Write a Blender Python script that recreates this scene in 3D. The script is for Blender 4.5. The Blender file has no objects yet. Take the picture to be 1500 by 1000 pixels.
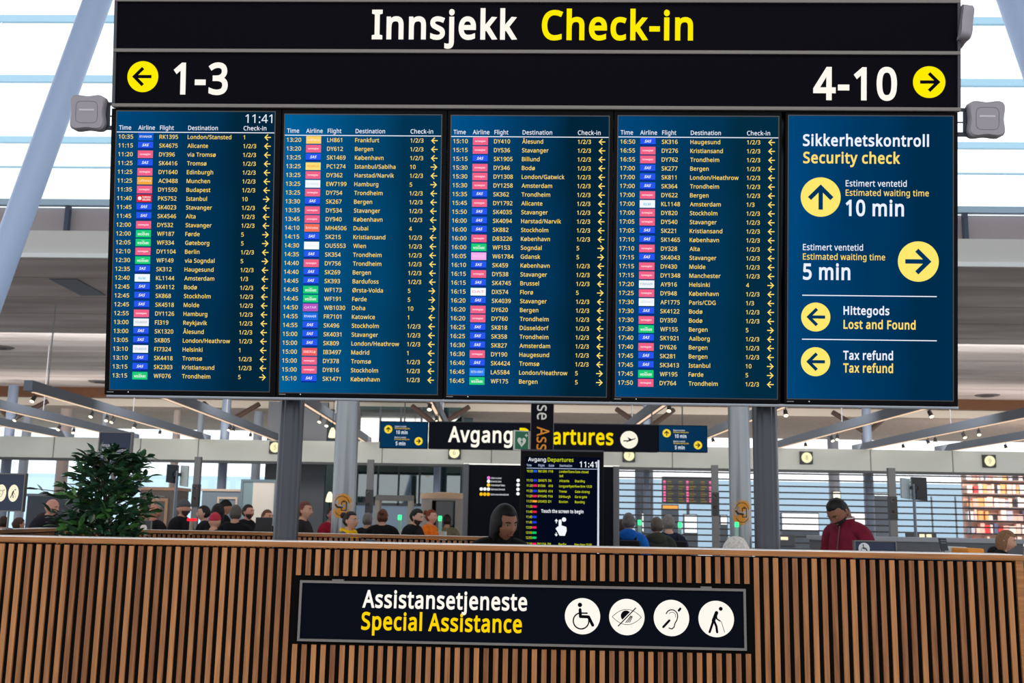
import bpy, bmesh, math, random
from mathutils import Vector, Matrix
random.seed(7)
sc = bpy.context.scene
COL = sc.collection
R = math.radians

# ------------------------------------------------------------------ camera, world, light, exposure
F_PX = 1552.8                      # focal length in pixels of the 1500 x 1000 frame
PITCH, YAW, ROLL, EYE = 0.1704, 0.0331, 0.0179, 1.43
_fw = Vector((-math.sin(YAW)*math.cos(PITCH), math.cos(YAW)*math.cos(PITCH), math.sin(PITCH)))
_rt = Vector((math.cos(YAW), math.sin(YAW), 0))
_up = _rt.cross(_fw)
RT = _rt*math.cos(ROLL) + _up*math.sin(ROLL)
UP = -_rt*math.sin(ROLL) + _up*math.cos(ROLL)
camd = bpy.data.cameras.new('camera')
camd.sensor_width = 36.0
camd.lens = F_PX/1500*36
camd.clip_end = 500
camd.dof.use_dof = True
camd.dof.focus_distance = 4.45
camd.dof.aperture_fstop = 7.1
cam = bpy.data.objects.new('camera', camd); COL.objects.link(cam)
M = Matrix((RT, UP, -_fw)).transposed().to_4x4(); M.translation = (0, 0, EYE)
cam.matrix_world = M
sc.camera = cam

world = bpy.data.worlds.new('sky'); sc.world = world; world.use_nodes = True
bg = world.node_tree.nodes['Background']
bg.inputs[0].default_value = (0.93, 0.97, 1.0, 1); bg.inputs[1].default_value = 1.7
sc.view_settings.view_transform = 'Standard'; sc.view_settings.look = 'None'
sc.view_settings.exposure = 0.0; sc.view_settings.gamma = 1.0
sc.view_settings.use_curve_mapping = False

def area(name, loc, sx, sy, power, col, rot=(0, 0, 0)):
    l = bpy.data.lights.new(name, 'AREA'); l.shape = 'RECTANGLE'; l.size = sx; l.size_y = sy
    l.energy = power; l.color = col
    o = bpy.data.objects.new(name, l); COL.objects.link(o); o.location = loc; o.rotation_euler = rot
    return o
area('hall_fill', (0.0, -1.5, 9.0), 9, 3, 420, (1.0, 0.84, 0.66), (R(18), 0, 0))  # warm fill added overhead to light the counter wood
area('gate_fill', (-9, 24, 5.3), 14, 2, 620, (1.0, 0.95, 0.88), (R(58), 0, 0))  # added fill, tilted to brighten the portal band; no fitting there
area('gate_fill', (9, 24, 5.3), 14, 2, 620, (1.0, 0.95, 0.88), (R(58), 0, 0))  # second added fill for the portal band
area('ceiling_fill', (0, 32, 4.0), 40, 1.0, 420, (1.0, 0.88, 0.78), (R(150), 0, 0))  # added fill aimed up to brighten the rear ceiling; no fitting there

# ------------------------------------------------------------------ picture rays -> places in the hall
EYEP = Vector((0, 0, EYE))
def ray(px, py): return _fw + RT*((px-750)/F_PX) - UP*((py-500)/F_PX)
def at(px, py, Y):
    d = ray(px, py); return EYEP + d*(Y/d.y)
def atz(px, py, z):
    d = ray(px, py); return EYEP + d*((z-EYE)/d.z)
TILT, BD, BZ = 0.1373, 4.348, 1.933           # the display wall leans forward
_bn = Vector((0, math.cos(TILT), math.sin(TILT))); _bt = Vector((0, -math.sin(TILT), math.cos(TILT)))
BO = Vector((0, BD, BZ))
def bd(px, py):
    """a point of the display wall: (across, up the leaning face)"""
    d = ray(px, py); p = EYEP + d*((BO-EYEP).dot(_bn)/d.dot(_bn)); q = p - BO
    return q.x, q.dot(_bt)

# ------------------------------------------------------------------ materials
def lin(c):
    return tuple(((v/255)/12.92 if v/255 <= 0.04045 else ((v/255+0.055)/1.055)**2.4) for v in c)
MATS = {}
def mat(name, rgb, rough=0.5, metal=0.0, spec=0.5, bump=0.0, scale=40, var=0.0):
    if name in MATS: return MATS[name]
    m = bpy.data.materials.new(name); m.use_nodes = True; n = m.node_tree.nodes; L = m.node_tree.links
    b = n['Principled BSDF']; c = lin(rgb)
    b.inputs['Base Color'].default_value = (*c, 1); b.inputs['Roughness'].default_value = rough
    b.inputs['Metallic'].default_value = metal; b.inputs['Specular IOR Level'].default_value = spec
    if bump or var:
        tc = n.new('ShaderNodeTexCoord'); no = n.new('ShaderNodeTexNoise')
        no.inputs['Scale'].default_value = scale; no.inputs['Detail'].default_value = 4
        L.new(tc.outputs['Object'], no.inputs['Vector'])
        if var:
            r = n.new('ShaderNodeValToRGB')
            r.color_ramp.elements[0].color = (*[x*(1-var) for x in c], 1); r.color_ramp.elements[1].color = (*[min(1, x*(1+var)) for x in c], 1)
            r.color_ramp.elements[0].position = 0.3; r.color_ramp.elements[1].position = 0.7
            L.new(no.outputs['Fac'], r.inputs[0]); L.new(r.outputs[0], b.inputs['Base Color'])
        if bump:
            bp = n.new('ShaderNodeBump'); bp.inputs['Strength'].default_value = bump; bp.inputs['Distance'].default_value = 0.01
            L.new(no.outputs['Fac'], bp.inputs['Height']); L.new(bp.outputs[0], b.inputs['Normal'])
    MATS[name] = m; return m
def glow(name, rgb, strength=1.0):
    if name in MATS: return MATS[name]
    m = bpy.data.materials.new(name); m.use_nodes = True; n = m.node_tree.nodes; n.clear()
    e = n.new('ShaderNodeEmission'); o = n.new('ShaderNodeOutputMaterial')
    e.inputs[0].default_value = (*lin(rgb), 1); e.inputs[1].default_value = strength
    m.node_tree.links.new(e.outputs[0], o.inputs[0]); MATS[name] = m; return m
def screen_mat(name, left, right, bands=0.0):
    """a lit display: its emitted colour runs from one blue at left to another at right, rows faintly banded"""
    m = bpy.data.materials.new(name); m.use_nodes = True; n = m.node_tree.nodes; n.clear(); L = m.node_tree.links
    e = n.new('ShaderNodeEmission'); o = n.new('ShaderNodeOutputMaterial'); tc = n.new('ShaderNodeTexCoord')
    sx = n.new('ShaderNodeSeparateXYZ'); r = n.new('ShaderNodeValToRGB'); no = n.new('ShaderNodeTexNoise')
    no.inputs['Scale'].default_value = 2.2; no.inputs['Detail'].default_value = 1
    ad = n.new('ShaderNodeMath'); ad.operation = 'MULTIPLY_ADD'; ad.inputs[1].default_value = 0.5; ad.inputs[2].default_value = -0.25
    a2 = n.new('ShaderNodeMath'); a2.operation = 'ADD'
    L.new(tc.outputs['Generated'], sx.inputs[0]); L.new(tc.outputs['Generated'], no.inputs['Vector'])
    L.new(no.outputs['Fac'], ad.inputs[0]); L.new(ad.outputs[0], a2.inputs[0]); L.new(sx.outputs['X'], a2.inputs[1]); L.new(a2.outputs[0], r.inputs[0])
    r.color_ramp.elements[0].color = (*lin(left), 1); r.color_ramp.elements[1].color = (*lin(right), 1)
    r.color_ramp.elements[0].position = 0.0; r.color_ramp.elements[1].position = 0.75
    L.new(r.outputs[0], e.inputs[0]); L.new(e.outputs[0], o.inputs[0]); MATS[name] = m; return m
def wood(name, a, b, pitch=None, x0=0.0, axis='Z', rough=0.45):
    """oak-like: long grain along AXIS, and with PITCH each slat its own tone"""
    m = bpy.data.materials.new(name); m.use_nodes = True; n = m.node_tree.nodes; L = m.node_tree.links
    p = n['Principled BSDF']; p.inputs['Roughness'].default_value = rough; p.inputs['Specular IOR Level'].default_value = 0.3
    tc = n.new('ShaderNodeTexCoord'); mp = n.new('ShaderNodeMapping'); no = n.new('ShaderNodeTexNoise')
    s = {'Z': (70, 70, 4), 'X': (5, 90, 90), 'Y': (90, 5, 90)}[axis]
    mp.inputs['Scale'].default_value = s; no.inputs['Scale'].default_value = 1.0; no.inputs['Detail'].default_value = 5; no.inputs['Distortion'].default_value = 0.6
    L.new(tc.outputs['Object'], mp.inputs[0]); L.new(mp.outputs[0], no.inputs['Vector'])
    r = n.new('ShaderNodeValToRGB'); r.color_ramp.elements[0].color = (*lin(a), 1); r.color_ramp.elements[1].color = (*lin(b), 1)
    r.color_ramp.elements[0].position = 0.25; r.color_ramp.elements[1].position = 0.75
    if pitch:
        sx = n.new('ShaderNodeSeparateXYZ'); L.new(tc.outputs['Object'], sx.inputs[0])
        m1 = n.new('ShaderNodeMath'); m1.operation = 'SUBTRACT'; m1.inputs[1].default_value = x0 - pitch*0.2
        m2 = n.new('ShaderNodeMath'); m2.operation = 'DIVIDE'; m2.inputs[1].default_value = pitch
        m3 = n.new('ShaderNodeMath'); m3.operation = 'FLOOR'; wn = n.new('ShaderNodeTexWhiteNoise'); wn.noise_dimensions = '1D'
        L.new(sx.outputs[0], m1.inputs[0]); L.new(m1.outputs[0], m2.inputs[0]); L.new(m2.outputs[0], m3.inputs[0]); L.new(m3.outputs[0], wn.inputs['W'])
        m4 = n.new('ShaderNodeMath'); m4.operation = 'MULTIPLY'; m4.inputs[1].default_value = 0.36
        m5 = n.new('ShaderNodeMath'); m5.operation = 'MULTIPLY'; m5.inputs[1].default_value = 0.62
        m6 = n.new('ShaderNodeMath'); m6.operation = 'ADD'
        L.new(wn.outputs['Value'], m4.inputs[0]); L.new(no.outputs['Fac'], m5.inputs[0]); L.new(m4.outputs[0], m6.inputs[0]); L.new(m5.outputs[0], m6.inputs[1])
        L.new(m6.outputs[0], r.inputs[0])
    else: L.new(no.outputs['Fac'], r.inputs[0])
    L.new(r.outputs[0], p.inputs['Base Color']); MATS[name] = m; return m
def glass(name, rgb=(250, 253, 254), refl=0.04):
    m = bpy.data.materials.new(name); m.use_nodes = True; n = m.node_tree.nodes; n.clear(); L = m.node_tree.links
    t = n.new('ShaderNodeBsdfTransparent'); g = n.new('ShaderNodeBsdfGlossy'); x = n.new('ShaderNodeMixShader'); o = n.new('ShaderNodeOutputMaterial')
    t.inputs[0].default_value = (*lin(rgb), 1); g.inputs[1].default_value = 0.03; x.inputs[0].default_value = refl
    L.new(t.outputs[0], x.inputs[1]); L.new(g.outputs[0], x.inputs[2]); L.new(x.outputs[0], o.inputs[0]); MATS[name] = m; return m

BLACK = mat('black_plastic', (9, 9, 12), 0.4, spec=0.15)
SIGN = mat('sign_face_black', (5, 5, 15), 0.6, spec=0.04)
NAVY = mat('sign_face_navy', (3, 8, 22), 0.6, spec=0.05)
ALU = mat('brushed_aluminium', (112, 110, 110), 0.5, metal=0.3)
STEEL = mat('grey_steel', (104, 110, 120), 0.3, metal=0.7)
WHITE_L = glow('white_backlit_letters', (255, 250, 240))
YELLOW_L = glow('yellow_backlit_letters', (255, 236, 0))
SCR_W = glow('screen_white', (236, 242, 255)); SCR_Y = glow('screen_yellow', (255, 222, 110)); SCR_YB = glow('screen_bright_yellow', (255, 228, 90))
DARKINK = glow('pictogram_black', (12, 12, 18))

# ------------------------------------------------------------------ mesh helpers
class MB:
    def __init__(s): s.v = []; s.f = []; s.m = []; s.mi = 0
    def add(s, vs, fs):
        k = len(s.v); s.v += [tuple(p) for p in vs]; s.f += [tuple(i+k for i in f) for f in fs]; s.m += [s.mi]*len(fs); return s
    def box(s, x0, x1, y0, y1, z0, z1):
        return s.add([(x0,y0,z0),(x1,y0,z0),(x1,y1,z0),(x0,y1,z0),(x0,y0,z1),(x1,y0,z1),(x1,y1,z1),(x0,y1,z1)],
                     [(0,3,2,1),(4,5,6,7),(0,1,5,4),(1,2,6,5),(2,3,7,6),(3,0,4,7)])
    def bevbox(s, x0, x1, y0, y1, z0, z1, b):
        """box with chamfered vertical and front edges"""
        bm = bmesh.new(); bmesh.ops.create_cube(bm, size=1)
        for v in bm.verts:
            v.co = (x0 + (v.co.x+.5)*(x1-x0), y0 + (v.co.y+.5)*(y1-y0), z0 + (v.co.z+.5)*(z1-z0))
        bmesh.ops.bevel(bm, geom=bm.edges[:], offset=b, segments=2, affect='EDGES', profile=0.6)
        s.bm(bm); return s
    def bm(s, bm):
        bm.verts.ensure_lookup_table(); bm.verts.index_update()
        s.add([v.co[:] for v in bm.verts], [[v.index for v in f.verts] for f in bm.faces]); bm.free(); return s
    def quad(s, x0, x1, z0, z1, y): return s.add([(x0,y,z0),(x1,y,z0),(x1,y,z1),(x0,y,z1)], [(0,1,2,3)])
    def frame(s, x0, x1, z0, z1, t, y0, y1):
        s.box(x0, x1, y0, y1, z1-t, z1); s.box(x0, x1, y0, y1, z0, z0+t)
        s.box(x0, x0+t, y0, y1, z0+t, z1-t); s.box(x1-t, x1, y0, y1, z0+t, z1-t); return s
    def tube(s, pts, rad, n=12, cap=True):
        pts = [Vector(p) for p in pts]; rs = rad if isinstance(rad, (list, tuple)) else [rad]*len(pts); rings = []
        for i, p in enumerate(pts):
            d = (pts[min(i+1, len(pts)-1)] - pts[max(i-1, 0)]).normalized()
            a = d.orthogonal().normalized() if i == 0 else (a - d*a.dot(d)).normalized()
            b = d.cross(a); rings.append([p + (a*math.cos(2*math.pi*k/n) + b*math.sin(2*math.pi*k/n))*rs[i] for k in range(n)])
        vs = [q for r in rings for q in r]; fs = []
        for i in range(len(pts)-1):
            for k in range(n): fs.append((i*n+k, i*n+(k+1)%n, (i+1)*n+(k+1)%n, (i+1)*n+k))
        if cap: fs += [tuple(range(n))[::-1], tuple((len(pts)-1)*n+k for k in range(n))]
        return s.add(vs, fs)
    def prof(s, poly, z0, z1):
        """an outline in plan, stood up"""
        n = len(poly); vs = [(x, y, z0) for x, y in poly] + [(x, y, z1) for x, y in poly]
        return s.add(vs, [(k, (k+1) % n, n+(k+1) % n, n+k) for k in range(n)] + [tuple(range(n))[::-1], tuple(range(n, 2*n))])
    def lathe(s, prof, n=24, c=(0, 0, 0)):
        vs = [(c[0]+r*math.cos(2*math.pi*k/n), c[1]+r*math.sin(2*math.pi*k/n), c[2]+z) for r, z in prof for k in range(n)]
        fs = [(i*n+k, i*n+(k+1)%n, (i+1)*n+(k+1)%n, (i+1)*n+k) for i in range(len(prof)-1) for k in range(n)]
        fs += [tuple(range(n))[::-1], tuple((len(prof)-1)*n+k for k in range(n))]
        return s.add(vs, fs)
    def disc(s, cx, cz, r, y, n=40, rz=None, squash=1.0):
        return s.add([(cx+r*math.cos(2*math.pi*k/n)*squash, y, cz+r*math.sin(2*math.pi*k/n)) for k in range(n)], [tuple(range(n))])
    def ball(s, c, rx, ry, rz, n=14, m=10):
        vs = []; fs = []
        for i in range(m+1):
            t = math.pi*i/m
            for k in range(n): vs.append((c[0]+rx*math.sin(t)*math.cos(2*math.pi*k/n), c[1]+ry*math.sin(t)*math.sin(2*math.pi*k/n), c[2]+rz*math.cos(t)))
        for i in range(m):
            for k in range(n): fs.append((i*n+k, (i+1)*n+k, (i+1)*n+(k+1)%n, i*n+(k+1)%n))
        return s.add(vs, fs)
    def stroke(s, pts, w, y, rnd=True):
        """a drawn line of width W on the plane y"""
        for (x0, z0), (x1, z1) in zip(pts, pts[1:]):
            L = math.hypot(x1-x0, z1-z0)
            if L < 1e-9: continue
            nx, nz = -(z1-z0)/L*w/2, (x1-x0)/L*w/2
            s.add([(x0+nx,y,z0+nz),(x0-nx,y,z0-nz),(x1-nx,y,z1-nz),(x1+nx,y,z1+nz)], [(0,1,2,3)])
        if rnd:
            for x, z in pts: s.disc(x, z, w/2, y, 12)
        return s
    def arc(s, cx, cz, r, a0, a1, w, y, rx=None, n=24):
        rx = rx or r
        return s.stroke([(cx+rx*math.cos(R(a0+(a1-a0)*k/n)), cz+r*math.sin(R(a0+(a1-a0)*k/n))) for k in range(n+1)], w, y)
    def poly(s, pts, y): return s.add([(x, y, z) for x, z in pts], [tuple(range(len(pts)))])
    def build(s, name, mats, parent=None, loc=None, smooth=False):
        me = bpy.data.meshes.new(name); me.from_pydata(s.v, [], s.f)
        mats = mats if isinstance(mats, (list, tuple)) else [mats]
        for m in mats: me.materials.append(m)
        if len(mats) > 1: me.polygons.foreach_set('material_index', s.m)
        if smooth: me.polygons.foreach_set('use_smooth', [True]*len(me.polygons))
        me.update()
        if smooth: me.set_sharp_from_angle(angle=R(40))
        o = bpy.data.objects.new(name, me); COL.objects.link(o)
        if parent is not None: o.parent = parent
        if loc is not None: o.location = loc
        return o
def tag(o, label, cat, group=None, kind='thing'):
    o['label'] = label; o['category'] = cat; o['kind'] = kind
    if group: o['group'] = group
    return o
def thing(name, label, cat, loc=(0, 0, 0), rot=(0, 0, 0), group=None):
    o = bpy.data.objects.new(name, None); COL.objects.link(o); o.empty_display_size = 0.1
    o.location = loc; o.rotation_euler = rot
    return tag(o, label, cat, group)
def struct(name, mb, m, label=None, **k):
    o = mb.build(name, m, **k); o['kind'] = 'structure'
    if label: o['label'] = label
    return o
def copy_thing(root, loc, rot=None, label=None):
    r = root.copy(); COL.objects.link(r); r.location = loc
    if rot is not None: r.rotation_euler = rot
    if label: r['label'] = label
    for ch in list(root.children):
        c = ch.copy(); COL.objects.link(c); c.parent = r
        for g in ch.children:
            d = g.copy(); COL.objects.link(d); d.parent = c
    return r

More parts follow.
